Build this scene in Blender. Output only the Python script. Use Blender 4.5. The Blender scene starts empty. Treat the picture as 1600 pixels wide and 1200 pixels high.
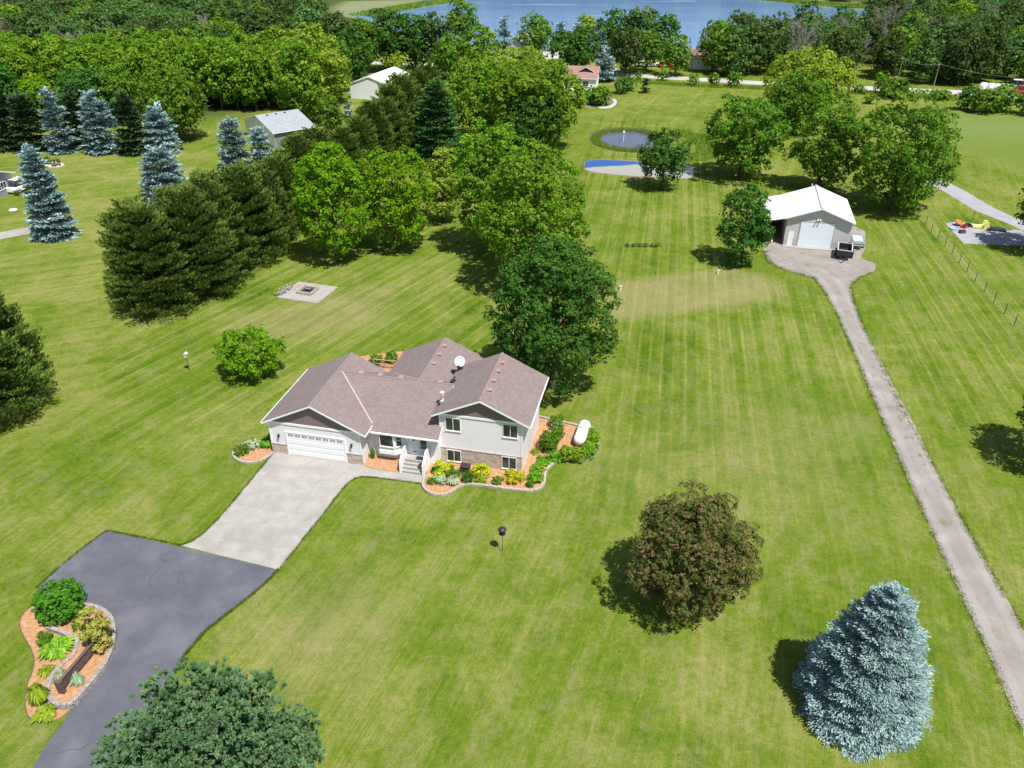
import bpy, math, random
import numpy as np
from mathutils import Vector, Matrix
C = bpy.context.scene
COL = C.collection
random.seed(7)
RNG = np.random.default_rng(11)
PI = math.pi

# ------------------------------------------------------------------ camera
F_PX = 1217.0; PITCH = math.radians(31.3); CAM_H = 38.0
cam_d = bpy.data.cameras.new('camera'); cam = bpy.data.objects.new('camera', cam_d); COL.objects.link(cam)
cam_d.sensor_fit = 'HORIZONTAL'; cam_d.sensor_width = 36.0; cam_d.lens = 36.0 * F_PX / 1600.0
cam_d.clip_start = 0.5; cam_d.clip_end = 6000
cam.location = (0, 0, CAM_H); cam.rotation_euler = (PI / 2 - PITCH, 0, 0)
C.camera = cam
C.render.resolution_x = 1024; C.render.resolution_y = 768

# ------------------------------------------------------------------ light
SUN_EL = math.radians(63); SUN_AZ = (0.60, -0.80)      # direction towards the sun on the ground
w = bpy.data.worlds.new('World'); C.world = w; w.use_nodes = True
nt = w.node_tree; bg = nt.nodes['Background']
sky = nt.nodes.new('ShaderNodeTexSky'); sky.sky_type = 'NISHITA'; sky.sun_disc = False
sky.sun_elevation = SUN_EL; sky.sun_rotation = math.atan2(SUN_AZ[0], SUN_AZ[1])
nt.links.new(sky.outputs[0], bg.inputs[0]); bg.inputs[1].default_value = 0.088
sd = bpy.data.lights.new('sun', 'SUN'); sd.energy = 5.0; sd.angle = math.radians(0.5); sd.color = (1.0, 0.97, 0.915)
so = bpy.data.objects.new('sun', sd); COL.objects.link(so)
sdir = Vector((SUN_AZ[0] * math.cos(SUN_EL), SUN_AZ[1] * math.cos(SUN_EL), math.sin(SUN_EL)))
so.rotation_euler = sdir.to_track_quat('Z', 'Y').to_euler(); so.location = (60, -60, 120)
C.view_settings.view_transform = 'Standard'; C.view_settings.look = 'None'
C.view_settings.exposure = 0.45; C.view_settings.gamma = 1.0; C.view_settings.use_curve_mapping = False

# ------------------------------------------------------------------ photo point -> ground point
_f = np.array([0, math.cos(PITCH), -math.sin(PITCH)]); _u = np.array([0, math.sin(PITCH), math.cos(PITCH)])
def at(u, v, z=0.0):
    d = _f + np.array([1, 0, 0]) * ((u - 800) / F_PX) - _u * ((v - 600) / F_PX)
    t = (z - CAM_H) / d[2]
    return np.array([d[0] * t, d[1] * t, z])
def proj(P):
    P = np.asarray(P, float) - np.array([0, 0, CAM_H])
    q = P @ _f
    return np.stack([800 + F_PX * P[..., 0] / q, 600 - F_PX * (P @ _u) / q], -1)

# ------------------------------------------------------------------ object helpers
def tag(o, label=None, cat=None, group=None, kind=None):
    if label: o['label'] = label
    if cat: o['category'] = cat
    if group: o['group'] = group
    if kind: o['kind'] = kind
    return o
def empty(name, loc, rz=0, label=None, cat=None, group=None):
    o = bpy.data.objects.new(name, None); COL.objects.link(o)
    o.location = loc; o.rotation_euler = (0, 0, rz); o.empty_display_size = 0.5
    return tag(o, label, cat, group)
def link(name, me, mat, parent=None):
    o = bpy.data.objects.new(name, me); COL.objects.link(o)
    if mat is not None and len(me.materials) == 0: me.materials.append(mat)
    if parent is not None: o.parent = parent
    return o
def dup(root, loc, rz, sc=1.0, label=None, group=None):
    r = root.copy(); COL.objects.link(r); r.location = loc; r.rotation_euler = (0, 0, rz); r.scale = (sc[0], sc[0], sc[1]) if isinstance(sc, tuple) else (sc, sc, sc)
    if label: r['label'] = label
    if group: r['group'] = group
    for ch in root.children:
        c = ch.copy(); COL.objects.link(c); c.parent = r
        for g in ch.children:
            d = g.copy(); COL.objects.link(d); d.parent = c
    return r
class MB:
    def __init__(s): s.v = []; s.f = []; s.uv = {}
    def add(s, vs, fs):
        k = len(s.v); s.v += [tuple(float(c) for c in p) for p in vs]; s.f += [tuple(i + k for i in f) for f in fs]
    def box(s, x0, x1, y0, y1, z0, z1):
        s.add([(x0,y0,z0),(x1,y0,z0),(x1,y1,z0),(x0,y1,z0),(x0,y0,z1),(x1,y0,z1),(x1,y1,z1),(x0,y1,z1)],
              [(0,3,2,1),(4,5,6,7),(0,1,5,4),(1,2,6,5),(2,3,7,6),(3,0,4,7)]); return s
    def obox(s, c, ax, ay, az):
        c = Vector(c); ax = Vector(ax); ay = Vector(ay); az = Vector(az)
        s.add([c-ax-ay-az, c+ax-ay-az, c+ax+ay-az, c-ax+ay-az, c-ax-ay+az, c+ax-ay+az, c+ax+ay+az, c-ax+ay+az],
              [(0,3,2,1),(4,5,6,7),(0,1,5,4),(1,2,6,5),(2,3,7,6),(3,0,4,7)]); return s
    def bar(s, a, b, w_, h_):
        a = Vector(a); b = Vector(b); d = (b - a); L = d.length; d.normalize()
        up = Vector((0, 0, 1)) if abs(d.z) < .9 else Vector((0, 1, 0))
        sd_ = d.cross(up).normalized(); u2 = sd_.cross(d)
        return s.obox((a + b) / 2, d * L / 2, sd_ * w_ / 2, u2 * h_ / 2)
    def prism(s, pts, axis, a, b):
        n = len(pts)
        def mk(p, t):
            return (p[0], t, p[1]) if axis == 'y' else ((t, p[0], p[1]) if axis == 'x' else (p[0], p[1], t))
        s.add([mk(p, a) for p in pts] + [mk(p, b) for p in pts],
              [tuple(range(n))[::-1], tuple(range(n, 2 * n))] + [(i, (i + 1) % n, n + (i + 1) % n, n + i) for i in range(n)]); return s
    def tube(s, a, b, r0, r1, n=10, cap=True):
        a = Vector(a); b = Vector(b); d = (b - a).normalized()
        up = Vector((0, 0, 1)) if abs(d.z) < .9 else Vector((1, 0, 0))
        x = d.cross(up).normalized(); y = d.cross(x)
        vs = [a + (x * math.cos(2*PI*i/n) + y * math.sin(2*PI*i/n)) * r0 for i in range(n)] + \
             [b + (x * math.cos(2*PI*i/n) + y * math.sin(2*PI*i/n)) * r1 for i in range(n)]
        fs = [(i, (i+1) % n, n + (i+1) % n, n + i) for i in range(n)]
        if cap: fs += [tuple(range(n))[::-1], tuple(range(n, 2*n))]
        s.add(vs, fs); return s
    def lathe(s, c, prof, n=20, axis=(0, 0, 1)):
        c = Vector(c); d = Vector(axis).normalized()
        up = Vector((0, 0, 1)) if abs(d.z) < .9 else Vector((1, 0, 0))
        x = d.cross(up).normalized(); y = d.cross(x); vs = []; fs = []
        for r, t in prof:
            for i in range(n): vs.append(c + d * t + (x * math.cos(2*PI*i/n) + y * math.sin(2*PI*i/n)) * r)
        for k in range(len(prof) - 1):
            for i in range(n): fs.append((k*n+i, k*n+(i+1) % n, (k+1)*n+(i+1) % n, (k+1)*n+i))
        fs += [tuple(range(n))[::-1], tuple(range((len(prof)-1)*n, len(prof)*n))]
        s.add(vs, fs); return s
    def build(s, name, mat, parent=None, smooth=False, bevel=0):
        me = bpy.data.meshes.new(name); me.from_pydata(s.v, [], s.f); me.update()
        if smooth: me.polygons.foreach_set('use_smooth', [True] * len(me.polygons))
        o = link(name, me, mat, parent)
        if bevel:
            m = o.modifiers.new('b', 'BEVEL'); m.width = bevel; m.segments = 2; m.limit_method = 'ANGLE'
        return o
def np_mesh(name, V, nper, tint=None):
    V = np.ascontiguousarray(V, dtype=np.float32).reshape(-1, 3); n = len(V); nf = n // nper
    me = bpy.data.meshes.new(name)
    me.vertices.add(n); me.vertices.foreach_set('co', V.ravel())
    me.loops.add(n); me.loops.foreach_set('vertex_index', np.arange(n, dtype=np.int32))
    me.polygons.add(nf); me.polygons.foreach_set('loop_start', np.arange(0, n, nper, dtype=np.int32))
    me.polygons.foreach_set('loop_total', np.full(nf, nper, dtype=np.int32))
    me.update(calc_edges=True)
    if tint is not None:
        a = me.attributes.new('tint', 'FLOAT', 'FACE'); a.data.foreach_set('value', np.asarray(tint, dtype=np.float32))
    return me

# ------------------------------------------------------------------ materials
def new_mat(name):
    m = bpy.data.materials.new(name); m.use_nodes = True; t = m.node_tree
    return m, t, t.nodes['Principled BSDF']
def N(t, kind, **kw):
    n = t.nodes.new(kind)
    for k, v in kw.items():
        if k.startswith('i_'):
            key = k[2:]; key = int(key) if key.isdigit() else key.replace('_', ' ')
            n.inputs[key].default_value = v
        else: setattr(n, k, v)
    return n
def ramp(t, stops, interp='LINEAR'):
    r = t.nodes.new('ShaderNodeValToRGB'); r.color_ramp.interpolation = interp
    e = r.color_ramp.elements
    while len(e) > 1: e.remove(e[0])
    for i, (p, c) in enumerate(stops):
        if i == 0: e[0].position = p; e[0].color = (*c, 1)
        else: q = e.new(p); q.color = (*c, 1)
    return r
def mixc(t, fac, a, b, mode='MIX'):
    m = t.nodes.new('ShaderNodeMix'); m.data_type = 'RGBA'; m.blend_type = mode; L = t.links.new
    for sock, val in ((m.inputs[0], fac), (m.inputs[6], a), (m.inputs[7], b)):
        if isinstance(val, bpy.types.NodeSocket): L(val, sock)
        elif isinstance(val, (int, float)): sock.default_value = val
        else: sock.default_value = (*val, 1)
    return m.outputs[2]
def mth(t, op, a, b=None, c=None, clamp=False):
    m = t.nodes.new('ShaderNodeMath'); m.operation = op; m.use_clamp = clamp
    for i, val in enumerate((a, b, c)):
        if val is None: continue
        if isinstance(val, bpy.types.NodeSocket): t.links.new(val, m.inputs[i])
        else: m.inputs[i].default_value = val
    return m.outputs[0]
def coords(t, scale=(1, 1, 1), rot=(0, 0, 0), world=False):
    if world: src = t.nodes.new('ShaderNodeNewGeometry').outputs['Position']
    else: src = t.nodes.new('ShaderNodeTexCoord').outputs['Object']
    a = N(t, 'ShaderNodeMapping'); a.inputs['Rotation'].default_value = rot; t.links.new(src, a.inputs['Vector'])
    b = N(t, 'ShaderNodeMapping'); b.inputs['Scale'].default_value = scale; t.links.new(a.outputs[0], b.inputs['Vector'])
    return b.outputs[0]
def noise(t, vec, scale, detail=4, rough=.55, dist=0):
    n = N(t, 'ShaderNodeTexNoise'); n.inputs['Scale'].default_value = scale; n.inputs['Detail'].default_value = detail
    n.inputs['Roughness'].default_value = rough; n.inputs['Distortion'].default_value = dist
    t.links.new(vec, n.inputs['Vector']); return n.outputs['Fac']
def bump(t, bsdf, h, strength=.4, dist=.02):
    b = N(t, 'ShaderNodeBump'); b.inputs['Strength'].default_value = strength; b.inputs['Distance'].default_value = dist
    t.links.new(h, b.inputs['Height']); t.links.new(b.outputs[0], bsdf.inputs['Normal'])
def simple(name, col, rough=.6, spec=.3, metal=0, var=.12, vs=3.0, bmp=0, bs=40):
    m, t, b = new_mat(name); v = coords(t)
    n = noise(t, v, vs, 5)
    lo = tuple(c * (1 - var) for c in col); hi = tuple(min(1, c * (1 + var)) for c in col)
    r = ramp(t, [(.3, lo), (.7, hi)]); t.links.new(n, r.inputs[0]); t.links.new(r.outputs[0], b.inputs['Base Color'])
    b.inputs['Roughness'].default_value = rough; b.inputs['Specular IOR Level'].default_value = spec; b.inputs['Metallic'].default_value = metal
    if bmp: bump(t, b, noise(t, v, bs, 3), bmp, .01)
    return m
def ground_mat(name, stops, scale, fine=18, rough=.9, bmp=.5, world=True, patch=None, crack=0, joint=0):
    """stops: ramp over a mid-scale noise; fine grain mixed in"""
    m, t, b = new_mat(name); v = coords(t, world=world)
    n1 = noise(t, v, scale, 6, .62); n2 = noise(t, v, fine, 4, .7)
    f = mth(t, 'ADD', mth(t, 'MULTIPLY', n1, .62), mth(t, 'MULTIPLY', n2, .38))
    r = ramp(t, stops); t.links.new(f, r.inputs[0]); col = r.outputs[0]
    if patch:
        pc, ps, p0, p1 = patch
        q = ramp(t, [(p0, (0, 0, 0)), (p1, (1, 1, 1))]); t.links.new(noise(t, v, ps, 5, .6, .5), q.inputs[0])
        col = mixc(t, q.outputs[0], col, pc)
    if crack:
        vo = N(t, 'ShaderNodeTexVoronoi', feature='DISTANCE_TO_EDGE'); vo.inputs['Scale'].default_value = crack
        wp = N(t, 'ShaderNodeVectorMath', operation='ADD'); t.links.new(v, wp.inputs[0]); nn_ = N(t, 'ShaderNodeTexNoise'); nn_.inputs['Scale'].default_value = .7; t.links.new(v, nn_.inputs['Vector']); t.links.new(nn_.outputs['Color'], wp.inputs[1]); t.links.new(wp.outputs[0], vo.inputs['Vector'])
        ck = mth(t, 'MULTIPLY', mth(t, 'LESS_THAN', vo.outputs['Distance'], .0045), mth(t, 'GREATER_THAN', noise(t, v, .25, 2), .56)); col = mixc(t, mth(t, 'MULTIPLY', ck, .35), col, (.05, .05, .055))
        stn = ramp(t, [(.60, (0, 0, 0)), (.72, (1, 1, 1))]); t.links.new(noise(t, coords(t, (.5, 1.3, 1), (0, 0, .5), True), .35, 4, .6), stn.inputs[0]); col = mixc(t, mth(t, 'MULTIPLY', stn.outputs[0], .35), col, (.06, .06, .07))
    if joint:
        br = N(t, 'ShaderNodeTexBrick'); br.offset = 0; br.inputs['Scale'].default_value = 1; br.inputs['Brick Width'].default_value = joint; br.inputs['Row Height'].default_value = joint; br.inputs['Mortar Size'].default_value = .025; br.inputs['Mortar Smooth'].default_value = .2
        t.links.new(coords(t, (1, 1, 1), (0, 0, math.radians(12.6)), True), br.inputs['Vector']); col = mixc(t, mth(t, 'MULTIPLY', br.outputs['Fac'], .28), col, (.13, .12, .11))
    t.links.new(col, b.inputs['Base Color']); b.inputs['Roughness'].default_value = rough; b.inputs['Specular IOR Level'].default_value = .15
    bump(t, b, n2, bmp, .03); return m
def leaf_mat(name, stops, trans=.3, rough=.55, hue=.03, vary=.25):
    m, t, b = new_mat(name); L = t.links.new
    a = N(t, 'ShaderNodeAttribute', attribute_name='tint')
    r = ramp(t, stops); L(a.outputs['Fac'], r.inputs[0])
    oi = N(t, 'ShaderNodeObjectInfo')
    h = N(t, 'ShaderNodeHueSaturation')
    L(mth(t, 'MULTIPLY_ADD', oi.outputs['Random'], hue * 2, .5 - hue), h.inputs['Hue'])
    L(mth(t, 'MULTIPLY_ADD', oi.outputs['Random'], vary, 1 - vary / 2), h.inputs['Value'])
    L(r.outputs[0], h.inputs['Color'])
    L(h.outputs[0], b.inputs['Base Color']); b.inputs['Roughness'].default_value = rough + .2; b.inputs['Specular IOR Level'].default_value = .07
    tr = N(t, 'ShaderNodeBsdfTranslucent'); L(h.outputs[0], tr.inputs['Color'])
    mx = N(t, 'ShaderNodeMixShader'); mx.inputs[0].default_value = trans
    L(b.outputs[0], mx.inputs[1]); L(tr.outputs[0], mx.inputs[2]); L(mx.outputs[0], t.nodes['Material Output'].inputs[0])
    return m

M = {}
M['maple'] = leaf_mat('leaf_maple', [(0, (.062, .155, .010)), (.5, (.135, .275, .018)), (1, (.31, .45, .045))], .4, hue=.008, vary=.15)
M['green'] = leaf_mat('leaf_green', [(0, (.055, .14, .012)), (.5, (.11, .235, .02)), (1, (.23, .37, .045))], .42, hue=.008, vary=.15)
M['dark'] = leaf_mat('leaf_dark', [(0, (.032, .095, .014)), (.5, (.055, .155, .020)), (1, (.12, .25, .04))], .36, hue=.008, vary=.15)
M['lime'] = leaf_mat('leaf_lime', [(0, (.08, .20, .006)), (.5, (.14, .30, .010)), (1, (.23, .41, .018))], .38, hue=.006, vary=.1)
M['willow'] = leaf_mat('leaf_willow', [(0, (.13, .23, .015)), (.5, (.24, .35, .03)), (1, (.38, .46, .07))], .38, hue=.006, vary=.1)
M['red'] = leaf_mat('leaf_red', [(0, (.045, .075, .014)), (.45, (.095, .125, .025)), (.68, (.16, .14, .045)), (.86, (.24, .12, .07)), (1, (.28, .18, .10))], .25, hue=.0, vary=0)
M['blue'] = leaf_mat('needle_blue', [(0, (.10, .185, .185)), (.5, (.235, .35, .345)), (1, (.50, .62, .60))], .12, .5, .008, .2)
M['sprucegreen'] = leaf_mat('needle_green', [(0, (.025, .055, .022)), (.5, (.048, .095, .038)), (1, (.085, .15, .055))], .12, .5, .02, .3)
M['pine'] = leaf_mat('needle_pine', [(0, (.055, .110, .017)), (.5, (.100, .170, .027)), (1, (.21, .26, .055))], .22, .5, .008, .2)
M['whitepine'] = leaf_mat('needle_whitepine', [(0, (.032, .085, .02)), (.5, (.06, .145, .032)), (1, (.12, .23, .06))], .15, .5, .01, .1)
M['bluepine'] = leaf_mat('needle_bluepine', [(0, (.05, .12, .045)), (.5, (.10, .20, .08)), (1, (.21, .32, .15))], .15, .5, .0, .0)
M['twig'] = leaf_mat('bare_twig', [(0, (.15, .13, .115)), (.5, (.25, .22, .20)), (1, (.34, .31, .28))], .05, .8, .01, .2)
M['forest'] = leaf_mat('leaf_forest', [(0, (.036, .088, .022)), (.5, (.078, .155, .035)), (1, (.17, .25, .06))], .36, .6, .018, .8)
M['spirea'] = leaf_mat('leaf_spirea', [(0, (.28, .36, .012)), (.5, (.45, .52, .02)), (1, (.62, .62, .04))], .3)
M['pinkspirea'] = leaf_mat('leaf_spirea_pink', [(0, (.16, .24, .03)), (.45, (.36, .40, .06)), (.75, (.48, .40, .12)), (1, (.50, .28, .20))], .3)
M['box'] = leaf_mat('leaf_boxwood', [(0, (.05, .13, .012)), (.5, (.09, .21, .015)), (1, (.17, .31, .03))], .25)
M['hosta'] = leaf_mat('leaf_hosta', [(0, (.10, .20, .015)), (.5, (.22, .34, .02)), (1, (.38, .47, .06))], .25)
M['lily'] = leaf_mat('leaf_daylily', [(0, (.09, .23, .012)), (.5, (.19, .38, .02)), (1, (.34, .52, .05))], .4)
M['pale'] = leaf_mat('leaf_pale', [(0, (.20, .32, .16)), (.5, (.38, .50, .30)), (1, (.62, .70, .52))], .3)
M['reed'] = leaf_mat('blade_reed', [(0, (.12, .24, .02)), (.5, (.22, .36, .035)), (1, (.38, .45, .09))], .5, hue=.005, vary=.1)
M['flower'] = simple('petals', (.75, .72, .66))
M['bark'] = simple('bark', (.12, .09, .065), .9, .1, bmp=.6, bs=12)
M['barkpale'] = simple('bark_pale', (.26, .23, .20), .9, .1, bmp=.5, bs=12)
M['white'] = simple('white_paint', (.80, .80, .79), .45, .4, var=.03)
M['white_vinyl'] = simple('white_vinyl', (.78, .78, .78), .4, .4, var=.04)
M['tankwhite'] = simple('tank_enamel', (.82, .82, .81), .35, .5, var=.03)
M['black'] = simple('black_metal', (.025, .026, .03), .5, .4)
M['darkbrown'] = simple('dark_brown_plastic', (.045, .032, .028), .6, .3)
M['concrete'] = ground_mat('concrete', [(.32, (.26, .245, .225)), (.5, (.325, .308, .282)), (.68, (.39, .372, .345))], 1.1, 14, .85, .15, patch=((.27, .25, .225), .35, .50, .72), joint=3.6)
M['stone'] = simple('edging_stone', (.38, .33, .28), .9, .1, var=.35, vs=9, bmp=.5)
M['rock'] = simple('rock', (.30, .27, .255), .9, .1, var=.35, vs=5, bmp=.6)
M['glass'] = None
def glass_mat():
    m, t, b = new_mat('window_glass')
    b.inputs['Base Color'].default_value = (.025, .032, .036, 1); b.inputs['Roughness'].default_value = .06
    b.inputs['Specular IOR Level'].default_value = .8
    n = noise(t, coords(t), 1.3, 2); r = ramp(t, [(.35, (.012, .017, .02)), (.65, (.06, .075, .08))]); t.links.new(n, r.inputs[0]); t.links.new(r.outputs[0], b.inputs['Base Color'])
    return m
M['glass'] = glass_mat()
def siding_mat(name, col, pitch=.19, vertical=False):
    m, t, b = new_mat(name); L = t.links.new
    tc = N(t, 'ShaderNodeTexCoord'); sx = N(t, 'ShaderNodeSeparateXYZ'); L(tc.outputs['Object'], sx.inputs[0])
    if vertical:
        s = mth(t, 'ADD', sx.outputs[0], sx.outputs[1]); fr = mth(t, 'FRACT', mth(t, 'DIVIDE', s, pitch))
        line = mth(t, 'GREATER_THAN', fr, .88); hgt_ = line
    else:
        fr = mth(t, 'FRACT', mth(t, 'DIVIDE', sx.outputs[2], pitch)); line = mth(t, 'LESS_THAN', fr, .17); hgt_ = mth(t, 'SUBTRACT', 1, fr)
    n = noise(t, tc.outputs['Object'], 1.5, 4)
    base = mixc(t, n, tuple(c * .93 for c in col), tuple(min(1, c * 1.05) for c in col))
    col2 = mixc(t, mth(t, 'MULTIPLY', line, .42), base, tuple(c * .55 for c in col))
    L(col2, b.inputs['Base Color']); b.inputs['Roughness'].default_value = .55; b.inputs['Specular IOR Level'].default_value = .25
    bump(t, b, hgt_, .5, .012); return m
M['siding'] = siding_mat('grey_siding', (.75, .71, .735))
M['siding_brown'] = siding_mat('mauve_shake', (.20, .15, .155), .2)
M['barnwall'] = siding_mat('barn_steel', (.52, .51, .50), .23, True)
M['barnwains'] = siding_mat('barn_wainscot', (.42, .41, .42), .23, True)
M['bluegrey'] = siding_mat('blue_grey_siding', (.27, .29, .33), .14)
M['greysid'] = siding_mat('slate_siding', (.20, .215, .24), .14)
M['whitesid'] = siding_mat('white_steel', (.86, .86, .87), .3, True)
def shingle_mat(name, cols, courses=.165):
    m, t, b = new_mat(name); L = t.links.new
    uv = N(t, 'ShaderNodeUVMap'); 
    br = N(t, 'ShaderNodeTexBrick'); br.offset = .37; br.squash = 1
    br.inputs['Scale'].default_value = 1.0; br.inputs['Mortar Size'].default_value = .012; br.inputs['Mortar Smooth'].default_value = .3
    br.inputs['Brick Width'].default_value = .36; br.inputs['Row Height'].default_value = courses; br.inputs['Bias'].default_value = 0
    br.inputs['Color1'].default_value = (*cols[0], 1); br.inputs['Color2'].default_value = (*cols[1], 1); br.inputs['Mortar'].default_value = (*cols[2], 1)
    L(uv.outputs[0], br.inputs['Vector'])
    n = noise(t, uv.outputs[0], .45, 4, .6); n2 = noise(t, uv.outputs[0], 9, 3, .7)
    k = mth(t, 'ADD', mth(t, 'MULTIPLY', n, .25), mth(t, 'MULTIPLY', n2, .55))
    h = N(t, 'ShaderNodeHueSaturation'); L(br.outputs['Color'], h.inputs['Color']); L(mth(t, 'ADD', k, .6), h.inputs['Value'])
    L(h.outputs[0], b.inputs['Base Color']); b.inputs['Roughness'].default_value = .92; b.inputs['Specular IOR Level'].default_value = .12
    bump(t, b, mth(t, 'ADD', br.outputs['Fac'], mth(t, 'MULTIPLY', n2, -.6)), -.6, .012); return m
M['shingle'] = shingle_mat('brown_shingles', ((.245, .193, .186), (.205, .162, .156), (.13, .102, .10)))
M['shinglegrey'] = shingle_mat('grey_shingles', ((.36, .38, .41), (.27, .29, .32), (.2, .21, .23)))
M['shinglered'] = shingle_mat('red_brown_shingles', ((.34, .20, .17), (.26, .15, .13), (.2, .12, .10)))
M['metalroof'] = siding_mat('white_steel_roof', (.80, .79, .78), .45, True)
def brick_mat():
    m, t, b = new_mat('stone_veneer'); L = t.links.new
    tc = N(t, 'ShaderNodeTexCoord'); sx = N(t, 'ShaderNodeSeparateXYZ'); L(tc.outputs['Object'], sx.inputs[0])
    cb = N(t, 'ShaderNodeCombineXYZ'); L(mth(t, 'ADD', sx.outputs[0], sx.outputs[1]), cb.inputs[0]); L(sx.outputs[2], cb.inputs[1])
    br = N(t, 'ShaderNodeTexBrick'); br.inputs['Scale'].default_value = 1; br.inputs['Brick Width'].default_value = .42; br.inputs['Row Height'].default_value = .11
    br.inputs['Mortar Size'].default_value = .012
    br.inputs['Color1'].default_value = (.52, .43, .34, 1); br.inputs['Color2'].default_value = (.30, .23, .18, 1); br.inputs['Mortar'].default_value = (.40, .36, .32, 1)
    L(cb.outputs[0], br.inputs['Vector']); n = noise(t, tc.outputs['Object'], 3.5, 3)
    h = N(t, 'ShaderNodeHueSaturation'); L(br.outputs['Color'], h.inputs['Color']); L(mth(t, 'MULTIPLY_ADD', n, .9, .6), h.inputs['Value'])
    L(h.outputs[0], b.inputs['Base Color']); b.inputs['Roughness'].default_value = .9; bump(t, b, br.outputs['Fac'], -.5, .02); return m
M['brick'] = brick_mat()
M['asphalt'] = ground_mat('asphalt', [(.32, (.078, .080, .098)), (.52, (.105, .107, .130)), (.72, (.145, .145, .165))], .45, 25, .85, .25, patch=((.155, .155, .175), .2, .5, .70), crack=.16)
M['asphalt2'] = ground_mat('weathered_asphalt', [(.3, (.25, .245, .27)), (.7, (.36, .35, .37))], .5, 18, .9, .25)
M['road'] = ground_mat('road_surface', [(.3, (.37, .35, .33)), (.7, (.46, .44, .41))], .2, 6, .9, .1)
M['track'] = ground_mat('packed_gravel', [(.34, (.22, .195, .175)), (.5, (.285, .255, .235)), (.66, (.35, .32, .30))], .4, 40, .95, .15)
M['gravel'] = ground_mat('gravel', [(.30, (.19, .16, .14)), (.5, (.26, .23, .21)), (.70, (.34, .31, .29))], .4, 40, .95, .1, patch=((.14, .16, .05), .9, .57, .70))
M['mulch'] = ground_mat('wood_mulch', [(.25, (.24, .115, .055)), (.5, (.42, .23, .12)), (.72, (.62, .39, .24))], 3.5, 22, .95, 1.0)
M['mulchgrey'] = ground_mat('dark_mulch', [(.3, (.16, .11, .09)), (.7, (.30, .22, .19))], 3, 18, .95, .8)
M['reflection_brown'] = simple('reflection_brown', (.13, .09, .06), .95, .1)

# ------------------------------------------------------------------ the ground sheet
def poly_mask(X, Y, poly, soft):
    """signed soft mask of a polygon on the ground (1 inside)"""
    P = np.array([p[:2] for p in poly]); inside = np.zeros(X.shape, bool); dist = np.full(X.shape, 1e9)
    n = len(P)
    for i in range(n):
        x0, y0 = P[i]; x1, y1 = P[(i + 1) % n]
        c = ((y0 > Y) != (y1 > Y)); den = (y1 - y0) if abs(y1 - y0) > 1e-9 else 1e-9
        inside ^= c & (X < (x1 - x0) * (Y - y0) / den + x0)
        dx, dy = x1 - x0, y1 - y0; t_ = np.clip(((X - x0) * dx + (Y - y0) * dy) / (dx * dx + dy * dy + 1e-9), 0, 1)
        dist = np.minimum(dist, np.hypot(X - x0 - t_ * dx, Y - y0 - t_ * dy))
    s = np.where(inside, dist, -dist)
    return np.clip(.5 + s / (2 * soft), 0, 1)
def pix(*pts): return [at(*p) for p in pts]
Z_BACK = pix((170, 690), (150, 560), (260, 500), (470, 380), (700, 340), (780, 420), (790, 600), (600, 560), (560, 545), (420, 640))
Z_CENTRE = pix((870, 800), (960, 560), (900, 260), (940, 180), (1110, 200), (1240, 300), (1180, 420), (1290, 450), (1460, 840), (1600, 1150), (1600, 1300), (1000, 1300))
Z_RIGHT = pix((1345, 440), (1390, 400), (1330, 330), (1480, 330), (1900, 330), (1900, 1100), (1620, 1000))
Z_LEFT = pix((-300, 250), (300, 240), (480, 200), (180, 420), (160, 560), (60, 690), (-500, 760))
D1 = pix((948, 470), (952, 448), (1030, 432), (1150, 420), (1215, 440), (1222, 458), (1200, 470), (1120, 480), (960, 502))        # dry patch
D2 = pix((370, 500), (500, 470), (590, 455), (600, 490), (560, 510), (470, 525), (400, 530))
D3 = pix((420, 960), (560, 900), (600, 980), (520, 1060), (430, 1030))
D4 = pix((1000, 760), (1100, 640), (1330, 660), (1250, 780))
ROUGH = pix((1360, 190), (1480, 176), (1700, 180), (1800, 290), (1640, 280), (1500, 235))
FIELDB = pix((1440, 185), (1700, 190), (1700, 215), (1480, 212))
MARSH = pix((520, 12), (540, 2), (800, -4), (1200, -8), (1430, 10), (1440, 22), (1300, 12), (980, 2), (760, 4), (640, 12), (560, 30), (520, 26))
xs = np.unique(np.round(np.concatenate([np.linspace(-3000, -400, 14), np.linspace(-400, -120, 24), np.arange(-120, 135, 1.0), np.linspace(135, 400, 24), np.linspace(400, 3000, 14)]), 3))
ys = np.unique(np.round(np.concatenate([np.linspace(-400, 8, 10), np.arange(8, 200, 1.0), np.arange(200, 460, 4.0), np.linspace(460, 5000, 24)]), 3))
GX, GY = np.meshgrid(xs, ys)
gv = np.stack([GX, GY, np.zeros_like(GX)], -1).reshape(-1, 3)
nx, ny = len(xs), len(ys)
ii, jj = np.meshgrid(np.arange(nx - 1), np.arange(ny - 1)); k0 = (jj * nx + ii).ravel()
gf = np.stack([k0, k0 + 1, k0 + nx + 1, k0 + nx], -1)
gme = bpy.data.meshes.new('ground')
gme.vertices.add(len(gv)); gme.vertices.foreach_set('co', gv.astype(np.float32).ravel())
gme.loops.add(gf.size); gme.loops.foreach_set('vertex_index', gf.astype(np.int32).ravel())
gme.polygons.add(len(gf)); gme.polygons.foreach_set('loop_start', np.arange(0, gf.size, 4, dtype=np.int32)); gme.polygons.foreach_set('loop_total', np.full(len(gf), 4, dtype=np.int32))
gme.update(calc_edges=True)
def setattr_col(name, r, g, b):
    a = gme.attributes.new(name, 'FLOAT_COLOR', 'POINT')
    a.data.foreach_set('color', np.stack([r, g, b, np.ones_like(r)], -1).astype(np.float32).ravel())
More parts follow.
